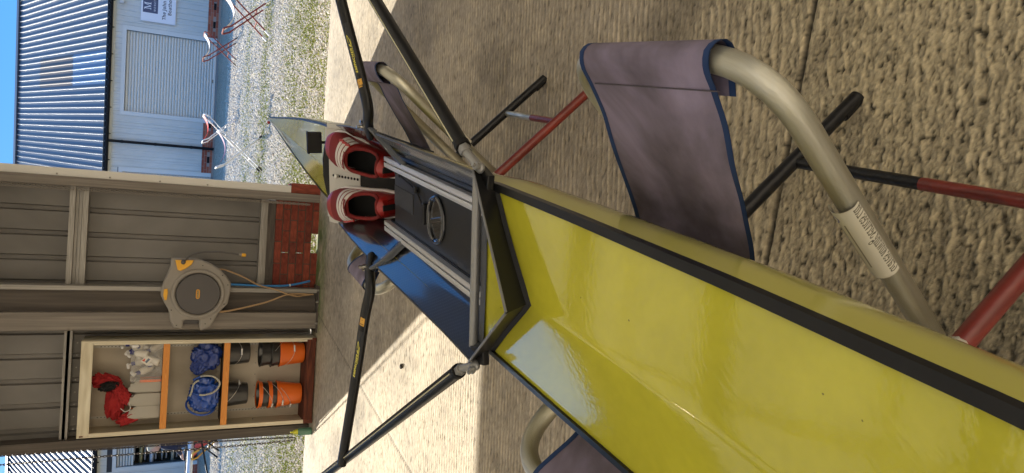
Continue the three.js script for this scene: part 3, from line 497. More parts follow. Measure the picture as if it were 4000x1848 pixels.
  // inside of the open bay
  M('bay_interior', [bx(-10.6, -6.9, 0, 2.8, -3.3, -3.2), bx(-10.7, -10.6, 0, 2.8, -3.3, -.2), bx(-6.9, -6.8, 0, 2.8, -3.3, -.2), bx(-10.6, -6.9, 2.8, 2.86, -3.3, -.2)], std(L(.34, .33, .31), .9), b);
  // fascia, gutter, downpipe
  M('fascia', bx(-14, 10, 2.80, 2.90, -.05, .075), creamM, b);
  const gut = M('gutter', mv(new THREE.CylinderGeometry(.075, .075, 24, 14, 1, false), -2, 2.945, .155, 0, 0, Math.PI / 2), MAT.blackMatte, b); for (let x = -13.6; x < 10; x += .78) M('bracket', bx(x, x + .03, 2.83, 2.95, .076, .1), MAT.blackMatte, gut);
  const dp = M('downpipe', [cyl(V(.25, -.02, .12), V(.25, 2.62, .12), .042, .042, 12), pipe([[.25, 2.60, .12], [.25, 2.72, .13], [.25, 2.8, .155], [.25, 2.92, .155]], .042, 12, 10)], MAT.blackMatte, b); for (const y of [.6, 1.6, 2.5]) M('pipe_clip', cyl(V(.25, y, .12), V(.25, y + .05, .12), .05, .05, 12), MAT.blackMatte, dp);
  // roof: sheets with upstanding ribs
  const A = 22 * Math.PI / 180, LEN = 9.3, roof = new THREE.Group(); roof.name = 'roof'; roof.position.set(0, 2.93, .24); roof.rotation.x = A; b.add(roof);   // local -z runs up the slope
  const rs = (x0, x1, z0, z1) => { const g = ribSheet(x0, x1, z0, z1, 0, .2, .022, .042, .014); return g.rotateX(-Math.PI / 2); };
  for (let x = -14.09; x < 9.9; x += 1) {
    if (Math.abs(x - 1.91) < .01) { M('roof_sheet', rs(x, x + .997, 0, 3.1), paleM, roof, 'newer pale blue roof sheet'); M('roof_sheet', rs(x, x + .997, 3.103, 6.5), brownM, roof, 'brownish translucent roof sheet'); M('roof_sheet', rs(x, x + .997, 6.503, LEN), roofM, roof); }
    else if (Math.abs(x + 2.09) < .01) { M('roof_sheet', rs(x, x + .997, 0, 4.4), roofM, roof); M('roof_sheet', rs(x, x + .997, 4.403, 6.5), brownM, roof, 'brownish translucent roof sheet'); M('roof_sheet', rs(x, x + .997, 6.503, LEN), roofM, roof); }
    else M('roof_sheet', rs(x, x + .997, 0, LEN), roofM, roof);
  }
  M('ridge_cap', [bx(-14, 10, .02, .07, -LEN - .05, -LEN + .22)], roofM, roof);
  M('roof_under', bx(-14, 10, -.06, -.02, -LEN, -.1), backM, roof);
  M('flood_light', [bx(4.30, 4.46, 2.60, 2.72, .02, .16, .01), bx(4.36, 4.40, 2.56, 2.6, .02, .1)], MAT.whiteTrim, b); 
  // sign
  const st = canvasTex(1024, 560, (g, w, h) => {
    g.fillStyle = '#f1f2f6'; g.fillRect(0, 0, w, h); g.fillStyle = '#3c4d6e'; g.fillRect(150, 30, 440, 240);
    g.fillStyle = '#f4f5f8'; g.font = '150px serif'; g.textAlign = 'center'; g.fillText('M', 270, 160); g.font = '44px sans-serif'; g.textAlign = 'left'; g.fillText('M O N K T O N', 185, 235);
    g.fillStyle = '#1c2433'; g.font = 'bold 80px sans-serif'; g.fillText('The John Chap', 62, 400); g.fillText('Boathouse', 150, 490);
  });
  const sg = thing('sign_board', 'white sign board with dark blue logo square on the boathouse wall across the yard', 'sign', [0, 0, 0]); sg.position.copy(b.position); sg.rotation.copy(b.rotation);
  M('board', bx(3.90, 5.62, 1.218, 2.16, .045, .075), std(L(.8, .8, .8), .4), sg); M('print', mv(new THREE.PlaneGeometry(1.716, .938), 4.76, 1.689, .0775), std(0xffffff, .4, 0, { map: st }), sg);
  // racks and shells in the open bay
  const P = (x, y, z) => V(x, y, z).applyEuler(b.rotation).add(b.position);
  const rk = thing('boat_rack', 'silver metal boat rack inside the open bay across the yard', 'rack', [0, 0, 0]); rk.position.copy(b.position); rk.rotation.copy(b.rotation);
  for (const x of [-9.6, -9.15, -8.6, -8.1, -7.7]) { const u = M('upright', bx(x - .035, x + .035, .0, 2.5, -.85, -.77), MAT.galv, rk); for (const y of [.30, .61, .92, 1.23, 1.54, 1.85]) M('arm', bx(x - .3, x + .3, y, y + .04, -.76, -.30), MAT.galv, u); }
  const shell = new THREE.SphereGeometry(1, 28, 14).scale(1.9, .085, .2);
  ['lowest', 'second lowest', 'third from the bottom', 'fourth from the bottom', 'second highest', 'topmost'].forEach((w, i) => { const s = M('stored_shell', shell, [MAT.white, MAT.cream, std(L(.42, .43, .42), .4), MAT.white, std(L(.5, .42, .2), .4), MAT.white][i]); s.position.copy(P(-8.75 + (i % 3) * .3, .42 + i * .31, -.50)); s.rotation.y = -.0848; tag(s, `${w} of the pale rowing shells on the rack across the yard`, 'rowing boat', 'shells in the far rack'); });
}

// trees to the left of the yard, seen as reflections in the deck
{
  const lv = []; for (let i = 0; i < 2600; i++) {
    const u = rnd() * 2 - 1, a = rnd() * 6.283, q = Math.sqrt(1 - u * u), k = .62 + .45 * rnd(), lob = 1 + .35 * N3(Math.cos(a) * q * 2.2, u * 2.2, Math.sin(a) * q * 2.2);
    const g = new THREE.PlaneGeometry(.34, .26); g.rotateX(rnd() * 6); g.rotateY(rnd() * 6); lv.push(g.translate(Math.cos(a) * q * 2.4 * k * lob, 5.4 + u * 3.2 * k * lob, Math.sin(a) * q * 2.4 * k * lob));
  }
  const crown = merge(lv), trunk = merge([cyl(V(0, -.4, 0), V(.1, 4.4, 0), .22, .11, 10), cyl(V(.05, 3, 0), V(1.1, 5.4, .4), .09, .04, 7), cyl(V(.06, 3.4, 0), V(-1.0, 5.8, -.5), .08, .03, 7), cyl(V(.1, 4.2, 0), V(.0, 7, .3), .09, .03, 7)]);
  const leaf = std(L(.07, .10, .03), .8, 0), bark = std(L(.10, .08, .06), .9);
  [[-13.5, -16, 1.0, 'tall leafy tree nearest the boathouse at the left of the yard'], [-16, -20.5, 1.25, 'broad leafy tree behind the nearest one at the left of the yard'], [-19.5, -15, 1.15, 'leafy tree farthest left of the yard'], [-18, -26, 1.4, 'largest leafy tree at the far left corner of the yard']].forEach(([x, z, k, l], i) => { const t = thing('leafy_tree', l, 'tree', [x, -.2, z], 'trees left of the yard'); t.scale.setScalar(k); t.rotation.y = i * 1.7; M('crown', crown, leaf, t); M('trunk', trunk, bark, t); });
}
// ================================================================ SLINGS (folding trestles)
function sling(name, label, o, group) {
  // two crossed tube frames, a cloth hung between their top bars; local x is across, z along the bars
  const t = thing(name, label, 'trestle', o.pos, group); t.rotation.y = o.turn ?? 0;
  const { W = .3, H = .69, D = .17, r = .014, legA, legB = legA, tip, top } = o;
  for (const s of [-1, 1]) {
    const f = new THREE.Group(); f.name = 'frame'; t.add(f); const mt = s < 0 ? legA : legB, dz = s * .018;
    const p = (x, y, z) => V(s * x, y, z + dz), mid = .10;
    M('top_bar', bentPipe([p(W - .06, H - .13, -D), p(W, H, -D), p(W, H, D), p(W - .06, H - .13, D)], r, .05), top ?? mt, f);
    for (const z of [-D, D]) { M('leg', cyl(p(W - .05, H - .11, z), p(-W, .0, z), r * .9, r * .9, 10), mt, f); M('foot', cyl(p(-W + .06, .065, z), p(-W - .008, -.008, z), r * 1.15, r * 1.15, 10), tip ?? MAT.blackMatte, f); }
    M('crossbar', cyl(p(-W + .2, .2, -D), p(-W + .2, .2, D), r * .8, r * .8, 8), mt, f);
  }
  const rows = []; for (let i = 0; i <= 24; i++) { const u = i / 24 * 2 - 1, x = u * (W + .005), y = H + r - (o.sag ?? .1) * (1 - u * u); rows.push([-1, -.5, 0, .5, 1].map(k => V(x, y - .01 * (1 - k * k) * (1 - u * u), k * D * .62 + (o.skew ?? 0) * (1 - u * u)))); }
  M('cloth', loft(rows), o.cloth, t); return t;
}
{
  const whiteCl = std(L(.72, .68, .66), .8), redCl = std(L(.78, .035, .03), .7), purCl = std(L(.16, .05, .13), .7), redLeg = std(L(.20, .032, .022), .8), whiteLeg = std(L(.68, .66, .62), .5);
  sling('yard_trestle', 'red brown trestle with white cloth nearest in the yard', { pos: [3.48, gravelY(3.48, -12.8) + .02, -12.9], turn: .12, W: .31, H: .71, D: .15, legA: redLeg, cloth: whiteCl, tip: MAT.white, sag: .17 });
  sling('yard_trestle', 'red brown trestle with white cloth farther back in front of the roller shutter', { pos: [4.08, gravelY(4, -18.2), -18.35], turn: .2, W: .31, H: .74, D: .15, legA: redLeg, cloth: whiteCl, sag: .14 });
  sling('yard_trestle', 'white trestle with bright red cloth farther back in the yard', { pos: [2.12, gravelY(2, -18), -18.1], turn: .12, W: .31, H: .69, D: .17, legA: whiteLeg, cloth: redCl, tip: MAT.white, sag: .12 });
  sling('yard_trestle', 'white trestle with purple and red cloth nearer the doorway', { pos: [1.20, gravelY(1.2, -12.9), -13.0], turn: .05, W: .31, H: .72, D: .13, legA: whiteLeg, cloth: purCl, sag: .14 });
}
// the group by the left doorway: pale hull on trestles and a person behind it
{
  const rows = []; for (let i = 0; i <= 40; i++) { const k = i / 40, x = -9.4 + 4.35 * k, w = .16 * Math.pow(Math.sin(Math.PI * Math.min(1, .5 + .52 * (1 - k))), .6) * (k > .97 ? .5 : 1), r = []; for (let j = 0; j <= 20; j++) { const a = j / 20 * Math.PI * 2; r.push(V(x, .52 + Math.sin(a) * w * .5, -18.6 + Math.cos(a) * w)); } rows.push(r); }
  const t = thing('rowing_shell', 'white and blue rowing shell on trestles beyond the left doorway', 'rowing boat', [0, 0, 0]);
  M('hull', loft(rows), phy(L(.62, .66, .70), .3, 0, { clearcoat: .6, clearcoatRoughness: .1 }), t); M('gunwale', [bx(-9.3, -5.3, .585, .605, -18.72, -18.70), bx(-9.3, -5.3, .585, .605, -18.50, -18.48)], MAT.blackMatte, t);
  const yl = std(L(.66, .36, .04), .5), rl = std(L(.58, .08, .06), .6);
  sling('shell_trestle', 'red and yellow trestle under the white shell beyond the left doorway', { pos: [-5.45, -.08, -18.5], turn: .9, W: .26, H: .56, D: .14, r: .02, legA: yl, legB: MAT.blackMatte, cloth: rl, sag: .16 });
  const rg = tag(M('folded_cloth', [lump(.06, .16, .06, .4, 2, 5).rotateZ(.3).translate(-5.36, .30, -18.35)], rl), 'red cloth hanging under the white shell beyond the left doorway', 'cloth');
  M('strut', [cyl(V(-5.25, .30, -18.3), V(-6.1, .12, -18.3), .02)], MAT.blackMatte, t);
}
function blend(caps, res, c, half, k = .03) {          // one skin round tapered bones (marching cubes)
  const mc = new MarchingCubes(res, new THREE.MeshStandardMaterial(), false, false, 120000); mc.isolation = 0; const n = mc.size, p = new THREE.Vector3();
  for (let z = 0; z < n; z++) for (let y = 0; y < n; y++) for (let x = 0; x < n; x++) {
    p.set((x - n / 2) / (n / 2) * half + c.x, (y - n / 2) / (n / 2) * half + c.y, (z - n / 2) / (n / 2) * half + c.z); let d = 1e3;
    for (const [a, b, ra, rb] of caps) { const ab = b.clone().sub(a), t = clamp(p.clone().sub(a).dot(ab) / Math.max(1e-9, ab.lengthSq()), 0, 1); const q = p.distanceTo(a.clone().addScaledVector(ab, t)) - (ra + (rb - ra) * t); const h = Math.max(k - Math.abs(d - q), 0) / k; d = Math.min(d, q) - h * h * k * .25; }
    mc.field[x + y * n + z * n * n] = -d;
  }
  mc.update(); const cnt = mc.count ?? mc.geometry.drawRange.count, g = new THREE.BufferGeometry(), P = mc.positionArray.slice(0, cnt * 3), Nn = mc.normalArray.slice(0, cnt * 3);
  for (let i = 0; i < cnt; i++) { P[i * 3] = P[i * 3] * half + c.x; P[i * 3 + 1] = P[i * 3 + 1] * half + c.y; P[i * 3 + 2] = P[i * 3 + 2] * half + c.z; }
  g.setAttribute('position', new THREE.BufferAttribute(P, 3)); g.setAttribute('normal', new THREE.BufferAttribute(Nn, 3)); g.setAttribute('uv', new THREE.BufferAttribute(new Float32Array(cnt * 2), 2)); return g;
}
{
  // fair haired person in a dark top, bent over the shell; faces the left of the yard
  const t = thing('person', 'fair haired person in a dark top bending over the white shell outside', 'person', [-5.42, -.10, -18.95]);
  const hip = V(.0, .72, 0), chest = V(-.03, 1.10, .02), neck = V(-.06, 1.27, .03), head = V(-.10, 1.39, .05), kn = s => V(-.12, .42, s * .10), an = s => V(.02, .06, s * .10), sh = s => V(-.03, 1.18, s * .165), el = s => V(-.12, .92, s * .19), wr = s => V(-.28, .80, s * .14);
  const arms = [], legs = []; for (const s of [-1, 1]) { arms.push([sh(s), el(s), .05, .04], [el(s), wr(s), .038, .027]); legs.push([hip.clone().add(V(0, 0, s * .08)), kn(s), .085, .058], [kn(s), an(s), .055, .036], [an(s), an(s).add(V(-.16, -.03, 0)), .04, .03]); }
  const hands = []; for (const s of [-1, 1]) { hands.push([wr(s), wr(s).add(V(-.07, -.02, 0)), .026, .022]); for (const f of [-1.5, -.5, .5, 1.5]) hands.push([wr(s).add(V(-.07, -.02, f * .014)), wr(s).add(V(-.14 + Math.abs(f) * .008, -.055, f * .016)), .009, .007]); hands.push([wr(s).add(V(-.03, .0, -s * .02)), wr(s).add(V(-.09, -.015, -s * .055)), .01, .008]); }
  M('body', blend([[hip, chest, .14, .145], [sh(-1), sh(1), .06, .06], [chest, neck, .10, .05], [neck, head, .05, .075], [head, head.clone().add(V(-.02, .045, 0)), .088, .088], [head.clone().add(V(-.085, .0, 0)), head.clone().add(V(-.105, -.01, 0)), .014, .010], [head.clone().add(V(-.03, -.06, 0)), head.clone().add(V(-.06, -.07, 0)), .045, .035], ...arms, ...legs, ...hands], 84, V(-.06, .76, 0), .86, .035), std(L(.50, .30, .22), .6), t);
  M('top', blend([[hip.clone().add(V(0, .03, 0)), chest, .152, .158], [sh(-1), sh(1), .072, .072], [chest, neck.clone().add(V(.0, -.05, 0)), .11, .06], ...arms.map((a, i) => i % 2 ? [a[0], a[0].clone().lerp(a[1], .9), .052, .04] : [a[0], a[1], .064, .054])], 60, V(-.06, .95, 0), .5, .04), std(L(.018, .018, .035), .85), t);
  M('trousers', blend([[hip.clone().add(V(0, 0, -.05)), hip.clone().add(V(0, 0, .05)), .125, .125], ...legs.filter((a, i) => i % 3 < 2).map(a => [a[0], a[1], a[2] + .012, a[3] + .014])], 56, V(-.04, .42, 0), .5, .03), std(L(.03, .03, .05), .85), t);
  M('hair', blend([[head.clone().add(V(.03, .05, 0)), head.clone().add(V(.045, .0, 0)), .088, .08], [head.clone().add(V(-.01, .075, 0)), head.clone().add(V(.02, .08, 0)), .078, .078], [head.clone().add(V(.06, -.03, 0)), head.clone().add(V(.07, -.08, 0)), .06, .035]], 44, head.clone(), .2, .03), std(L(.50, .40, .26), .7), t);
  M('eye', [mv(new THREE.SphereGeometry(.009, 8, 6), head.x - .092, head.y + .025, head.z - .032), mv(new THREE.SphereGeometry(.009, 8, 6), head.x - .092, head.y + .025, head.z + .032)], MAT.blackMatte, t);
  for (const s of [-1, 1]) M('shoe', mv(new THREE.CapsuleGeometry(.045, .15, 4, 10), an(s).x - .06, .035, an(s).z, 0, 0, Math.PI / 2), MAT.white, t);
}

// ================================================================ THE TWO SLINGS UNDER THE BOAT
const YAW = .2006, BO = V(-.137, .825, -1.252);
function boatSling(name, label, s0, o = {}) {
  const t = thing(name, label, 'trestle', [-.127 + .1996 * s0, 0, -1.252 - .98 * s0], 'slings holding the boat'); t.rotation.y = -YAW;
  const { D = .25, kz = 1, hR = .85, hL = .79, xR = .484, xL = -.385 } = o, R = .0208;
  // right hand frame: aluminium bow, its legs run down under the boat to the left
  const A = new THREE.Group(); A.name = 'frame'; t.add(A); const dA = 0;
  const runR = y => .12 + (y - .385) * .744;
  const P = (x, y, z) => V(x, y, z);
  M('bow_tube', bentPipe([P(runR(.12), .12, -D), P(xR, hR, -D - .01), P(xR, hR, D), P(runR(.12), .12, D)], R, .135, 18), MAT.aluDull, A);
  for (const [z, m] of [[-D, MAT.legBlack], [D, MAT.legRed]]) M('leg', cyl(P(runR(.13), .13, z), P(runR(0), 0, z), R * .9, R * .9, 12), m, A);
  // left hand frame: bow on the left, black and red legs come out on the right
  const B = new THREE.Group(); B.name = 'frame'; t.add(B); const dz = .045, lx = y => .175 + (.33 - y) * 1.035, zk = -D * 1.12, zr = D * 1.33;
  M('bow_tube', bentPipe([P(lx(.40), .40, zk), P(xL, hL, zk - .06), P(xL, hL, zr + .01), P(lx(.40), .40, zr)], R, .13, 18), MAT.aluDull, B);
  M('leg', [cyl(P(lx(.41), .41, zk), P(lx(.0), .008, zk), .0182, .0182, 14)], MAT.legBlack, B, 'black leg'); M('leg', [cyl(P(lx(.41), .41, zr), P(lx(0), .008, zr), .0182, .0182, 14)], MAT.legRed, B, 'red leg');
  M('foot', cyl(P(lx(.045), .045, zk), P(lx(-.004), .002, zk), .0192, .0192, 14), MAT.blackMatte, B);
  const m0 = P(lx(.17), .17, zk), m1 = P(lx(.17), .17, zr), mm = m0.clone().lerp(m1, .54);
  M('crossbar', cyl(m0, mm, .0135, .0135, 12), o.barMat ?? MAT.legBlack, B, 'dark half of the crossbar'); M('crossbar', cyl(mm, m1, .0135, .0135, 12), MAT.legRed, B, 'red half of the crossbar');
  // paper sticker wrapped round the near right tube
  const st = canvasTex(512, 256, (g, w, h) => { g.fillStyle = '#cfc9b6'; g.fillRect(0, 0, w, h); g.fillStyle = '#54503f'; g.font = 'italic bold 52px serif'; g.textAlign = 'center'; g.fillText('Graves Rowing Services Ltd', w / 2, 120, 480); g.font = '17px sans-serif'; g.fillStyle = '#857f6c'; for (let i = 0; i < 4; i++) g.fillRect(90 + i * 14, 160 + i * 20, 330 - i * 40, 5); g.strokeStyle = '#6b6aa0'; g.lineWidth = 5; g.beginPath(); g.ellipse(455, 190, 26, 18, 0, 0, 6); g.stroke(); });
  const a = P(runR(.635), .635, D), b = P(runR(.505), .505, D), ax = a.clone().sub(b).normalize(), e1 = V(.1, .8, .6).addScaledVector(ax, -V(.1, .8, .6).dot(ax)).normalize(), e2 = ax.clone().cross(e1), rowsS = [];
  for (let i = 0; i <= 8; i++) { const r = []; for (let j = 0; j <= 20; j++) { const q = (j / 20 - .5) * 4.4; r.push(a.clone().lerp(b, i / 8).addScaledVector(e1, Math.cos(q) * (R + .0012)).addScaledVector(e2, Math.sin(q) * (R + .0012))); } rowsS.push(r); }
  const sg = loft(rowsS); { const u = sg.attributes.uv; for (let i = 0; i <= 8; i++) for (let j = 0; j <= 20; j++) u.setXY(i * 21 + j, 1 - i / 8, .15 + .7 * j / 20); }
  M('sticker', sg, std(0xffffff, .6, 0, { map: st }), A);
  // canvas: sleeve round both bows and the hammock between them
  const z0 = -.172 * (o.cw ?? 1), z1 = .178 * (o.cw ?? 1), NC = 26;
  const half = (x, h, q) => [[x - q * .05, h - .036], [x - q * .018, h - R - .004], [x + q * (R * .72), h - R * .8], [x + q * (R + .004), h + .002], [x + q * .010, h + R + .003], [x - q * .016, h + R - .003], [x - q * .048, h - .014]];
  const path = [...half(xR, hR, 1), [.39, hR - .058], [.335, hR - .098], [.27, .697], [.20, .640], [.12, .588], [.03, .555], [-.06, .556], [-.14, .59], [-.21, .648], [-.28, .71], ...half(xL, hL, -1).reverse()];
  const cur = new THREE.CatmullRomCurve3(path.map(p => V(p[0], p[1], 0)), false, 'centripetal').getSpacedPoints(120);
  const sk = o.sk ?? .09, mk = (za, zb, n) => loft(cur.map((p, i) => { const r = []; for (let k = 0; k <= n; k++) { const z = za + (zb - za) * k / n, e = sst(20, 40, i) * (1 - sst(82, 102, i)); r.push(V(p.x, p.y - e * .012 * (1 - Math.pow((z - (z0 + z1) / 2) / .18, 2)) + e * (.007 * N3(p.x * 6, z * 14, 3 + s0) + .0035 * N3(p.x * 14, z * 34, 6 + s0)), z - sk * clamp((i - 10) / 42, 0, 1) * (1 - .62 * sst(72, 100, i)))); } return r; }));
  M('canvas', mk(z0 + .012, z1 - .012, NC), MAT.canvas, t);
  M('edge_binding', [mk(z0, z0 + .0125, 2), mk(z0 + .0, z0 + .0125, 2).translate(0, .0015, 0)], MAT.trim, t); M('edge_binding', [mk(z1 - .0125, z1, 2), mk(z1 - .0125, z1, 2).translate(0, .0015, 0)], MAT.trim, t);
  const sp = cur.reduce((m, p, i) => i > 12 && i < 40 && Math.abs(p.x - (xR - .05)) < Math.abs(m.x - (xR - .05)) ? p : m, cur[20]); M('seam', cyl(V(sp.x, sp.y + .0035, z0 + .01), V(sp.x, sp.y + .0035, z1 - .01), .0012, .0012, 6), std(L(.10, .085, .10), .9), t);
  return t;
}
boatSling('boat_sling', 'large canvas and tube sling nearest the camera, its bow end beside the yellow deck', -.225);
boatSling('boat_sling', 'sling farther from the camera, beside the shoes and the stern end of the cockpit', 1.50, { D: .19, cw: .72, sk: .05, hR: .845, hL: .80, xR: .44, xL: -.375, barMat: MAT.aluDull });

// ================================================================ THE BOAT
const boat = thing('rowing_shell', 'yellow decked single rowing shell with black carbon cockpit resting on canvas slings', 'rowing boat', [BO.x, BO.y, BO.z]);
boat.rotation.set(0, -YAW, .1209, 'YXZ');
const B = (t, h, s) => V(t, h, -s);
const gw = s => lut([[-2.9, .004], [-2.3, .07], [-1.7, .128], [-1.2, .168], [-.87, .188], [-.5, .2], [-.1, .206], [.28, .208], [.5, .193], [.8, .188], [1.4, .186], [1.8, .182], [2.05, .180], [2.4, .173], [3.0, .145], [3.8, .093], [4.5, .040], [4.85, .016], [5.02, .004]], s);
{
  const rows = []; for (let k = 0; k <= 120; k++) {
    const s = -2.88 + 7.88 * k / 120, g = gw(s), m = g + .006 * sst(.02, .15, g), bot = -.05 - lut([[-2.9, .01], [-2.3, .10], [-1.2, .175], [0, .205], [2, .20], [3.6, .13], [5.0, .012]], s), r = [];
    const dk = s > 2.06 ? -.080 * Math.pow((s - 2.06) / 2.95, 1.2) : 0; r.push(B(-g, -.004 + dk, s)); for (let i = 0; i <= 36; i++) { const a = Math.PI * i / 36; r.push(B(-Math.cos(a) * m, -.045 + dk * (1 - Math.sin(a)) + (bot + .045) * Math.pow(Math.sin(a), .92), s)); } r.push(B(g, -.004 + dk, s)); rows.push(r);
  }
  M('hull', loft(rows), MAT.hull, boat);
  // bow deck: two flat panels meeting in a soft ridge
  const dr = []; for (let k = 0; k <= 60; k++) { const r = []; for (let i = -14; i <= 14; i++) { const u = Math.sign(i) * Math.pow(Math.abs(i) / 14, 1.6), s0 = .245 + .075 * Math.abs(u), s = s0 + (-2.87 - s0) * Math.pow(k / 60, 1.1), g = gw(s) - .004, cr = .031 * sst(-2.9, -.5, s) * (1 - .0); const f = Math.sqrt(u * u + .0012) - .0346; r.push(B(u * g, .003 + cr * (1 - f), s)); } dr.push(r); }
  M('bow_deck', loft(dr), MAT.yellow, boat);
  const ds = []; for (let k = 0; k <= 50; k++) { const s = 2.06 + 2.95 * k / 50, g = gw(s) - .003, r = []; for (let i = -12; i <= 12; i++) { const u = Math.sign(i) * Math.pow(Math.abs(i) / 12, 1.5), f = Math.sqrt(u * u + .002) - .0447; r.push(B(u * g, (.002 + (.042 - .02 * k / 50) * (1 - f)) - .080 * Math.pow(k / 50, 1.2), s)); } ds.push(r); }
  M('stern_deck', loft(ds), MAT.yellow, boat);
  // black gunwale strips
  for (const sd of [-1, 1]) {
    const rows = []; for (let k = 0; k <= 50; k++) { const s = .33 - 3.1 * k / 50, g = gw(s), w = .0115 * sst(-2.8, -1.8, s) + .002; rows.push([B(sd * (g + .003), -.006, s), B(sd * (g + .0035), .006, s), B(sd * (g + .002), .0085, s), B(sd * (g - w), .0105 + .031 * w / g, s), B(sd * (g - w - .0005), .004, s)]); }
    M('gunwale', toCreasedNormals(loft(rows), .6), MAT.black, boat);
    const rs = []; for (let k = 0; k <= 40; k++) { const s = 2.04 + 2.97 * k / 40, g = gw(s), w = Math.min(.008, g * .3); const dk = -.080 * Math.pow(k / 40, 1.2); rs.push([B(sd * (g + .003), -.02 + dk, s), B(sd * (g + .003), .006 + dk, s), B(sd * (g - w), .008 + dk, s)]); } M('gunwale', toCreasedNormals(loft(rs), .6), MAT.black, boat);
  }
  // V shaped splash coaming
  const V0 = B(0, .033, .025), V1 = B(-.0, .101, -.010);
  for (const sd of [-1, 1]) {
    const b0 = V0, b1 = B(sd * .198, .006, .262), t1 = B(sd * .236, .050, .298), t0 = V1; const rows = [];
    for (let k = 0; k <= 20; k++) { const u = k / 20, b = b0.clone().lerp(b1, u), t = t0.clone().lerp(t1, u); b.y += .012 * Math.sin(Math.PI * u) * .3; const in_ = B(0, 0, .007).applyAxisAngle(V(0, 1, 0), -sd * .6); const mid = b.clone().lerp(t, .5).add(B(0, -.004, .004)); rows.push([b.clone().add(B(0, 0, -.012)), b.clone().lerp(t, .14).add(B(0, -.001, .004)), mid, t, t.clone().add(in_), b.clone().add(in_).add(B(0, -.004, .006))]); }
    M('coaming', toCreasedNormals(loft(rows), .45), MAT.black, boat);
    M('coaming_edge', pipe([V1.clone().add(B(0, .0, .003)), t1.clone().lerp(V1, .5).add(B(0, 0, .003)), t1.clone().add(B(0, 0, .003))], .0032, 20, 6), std(L(.16, .16, .165), .45), boat);
    M('corner_cap', poly([[0, 0], [.035, -.005], [.055, .055], [.018, .072]].map(([a, c]) => [sd * (.196 + a * .9), .262 + c]), .012, .003).rotateX(-Math.PI / 2).translate(0, .018, 0), MAT.black, boat);
  }
  // edge of the deck opening
  M('deck_edge', toCreasedNormals(loft([-1, -.5, 0, .5, 1].map(u => { const s = .247 + .075 * Math.abs(u), t = u * .214, h = .035 - .029 * Math.abs(u); return [B(t, h + .003, s - .012), B(t, h + .004, s + .016), B(t, h - .02, s + .017)]; })), .5), std(L(.05, .052, .056), .5), boat);
  M('bulkhead', loft([-1, -.5, 0, .5, 1].map(u => [B(u * .2, .02 - .03 * Math.abs(u), .26 + .06 * Math.abs(u)), B(u * .17, -.2, .26 + .06 * Math.abs(u))])), MAT.carbon, boat);
  M('cross_rod', cyl(B(-.216, .021, .342), B(.216, .021, .342), .0115, .0115, 16), MAT.steelGrey, boat);
  // cockpit: flared wash boards, side wells, seat deck
  const wt = s => lut([[.26, .232], [.7, .233], [1.2, .236], [1.6, .226], [1.9, .205], [2.06, .185]], s), wh = s => lut([[.28, .048], [.5, .042], [1.3, .042], [1.8, .04], [2.06, .03]], s);
  for (const sd of [-1, 1]) {
    const rin = [], rout = [], rtop = []; for (let k = 0; k <= 44; k++) {
      const s = .30 + 1.76 * k / 44, t = wt(s), h = wh(s), inner = s > 1.29 ? -.16 : -.052;
      rin.push([B(sd * (t - .004), h, s), B(sd * (t - .022), h - .020, s), B(sd * (t - .044), h - .046, s), B(sd * .172, -.020, s), B(sd * .162, -.034, s), B(sd * .150, -.049, s), B(sd * .136, inner, s)]);
      rtop.push([B(sd * (t - .004), h + .0015, s), B(sd * (t + .0015), h + .002, s), B(sd * (t + .001), h - .007, s)]); rout.push([B(sd * t, h - .004, s), B(sd * (t - .012), h - .03, s), B(sd * (gw(s) + .004), -.012, s)]);
    }
    M('wash_board', loft(rin), MAT.carbon, boat); M('wash_board_edge', toCreasedNormals(loft(rtop), .5), std(L(.06, .064, .07), .35), boat); M('wash_board_outside', loft(rout), MAT.black, boat);
    M('side_rib', loft([0, .25, .5, .75, 1].map(u => { const t = .125 + (.262 - .125) * u, y = -.045 + .105 * Math.pow(u, .8), s = 1.13 + .12 * u * u; return [B(sd * t, y - .012, s - .032), B(sd * t, y + .003, s - .018), B(sd * t, y + .010, s), B(sd * t, y + .003, s + .022), B(sd * t, y - .015, s + .036)]; })), MAT.carbon, boat);
    M('rib_end', [mv(new THREE.CylinderGeometry(.009, .009, .012, 12), sd * .252, .068, -1.262), mv(new THREE.CylinderGeometry(.006, .006, .03, 8), sd * .252, .074, -1.262), mv(new THREE.CylinderGeometry(.007, .007, .01, 8), sd * .268, .066, -1.285)], MAT.alu, boat);
    // slide rail: a channel with two lips
    const X = sd * .1195, len = 1.335 - .35; M('slide_rail', [box(.034, .005, len, X, -.047, -(.35 + len / 2)), box(.004, .018, len, X - .0165, -.036, -(.35 + len / 2)), box(.004, .018, len, X + .0165, -.036, -(.35 + len / 2)), box(.0135, .003, len, X - .0098, -.0285, -(.35 + len / 2)), box(.0135, .003, len, X + .0098, -.0285, -(.35 + len / 2)), box(.010, .010, len, X, -.040, -(.35 + len / 2))], MAT.rail, boat);
    M('rail_end', box(.024, .012, .006, X, -.037, -1.333), MAT.blackMatte, boat);
    M('rail_bed', box(.046, .012, len - .02, X, -.0565, -(.35 + len / 2)), MAT.black, boat);
  }
  M('seat_deck', bx(-.15, .15, -.064, -.0525, -1.28, -.27), MAT.floorCarbon, boat); M('seat_deck_front', bx(-.15, .15, -.19, -.0645, -1.28, -1.272), MAT.floorCarbon, boat);
  M('foot_well', [bx(-.16, .16, -.20, -.192, -2.06, -1.281)], MAT.blackMatte, boat);
  const hatch = new THREE.Group(); hatch.name = 'hatch'; boat.add(hatch);
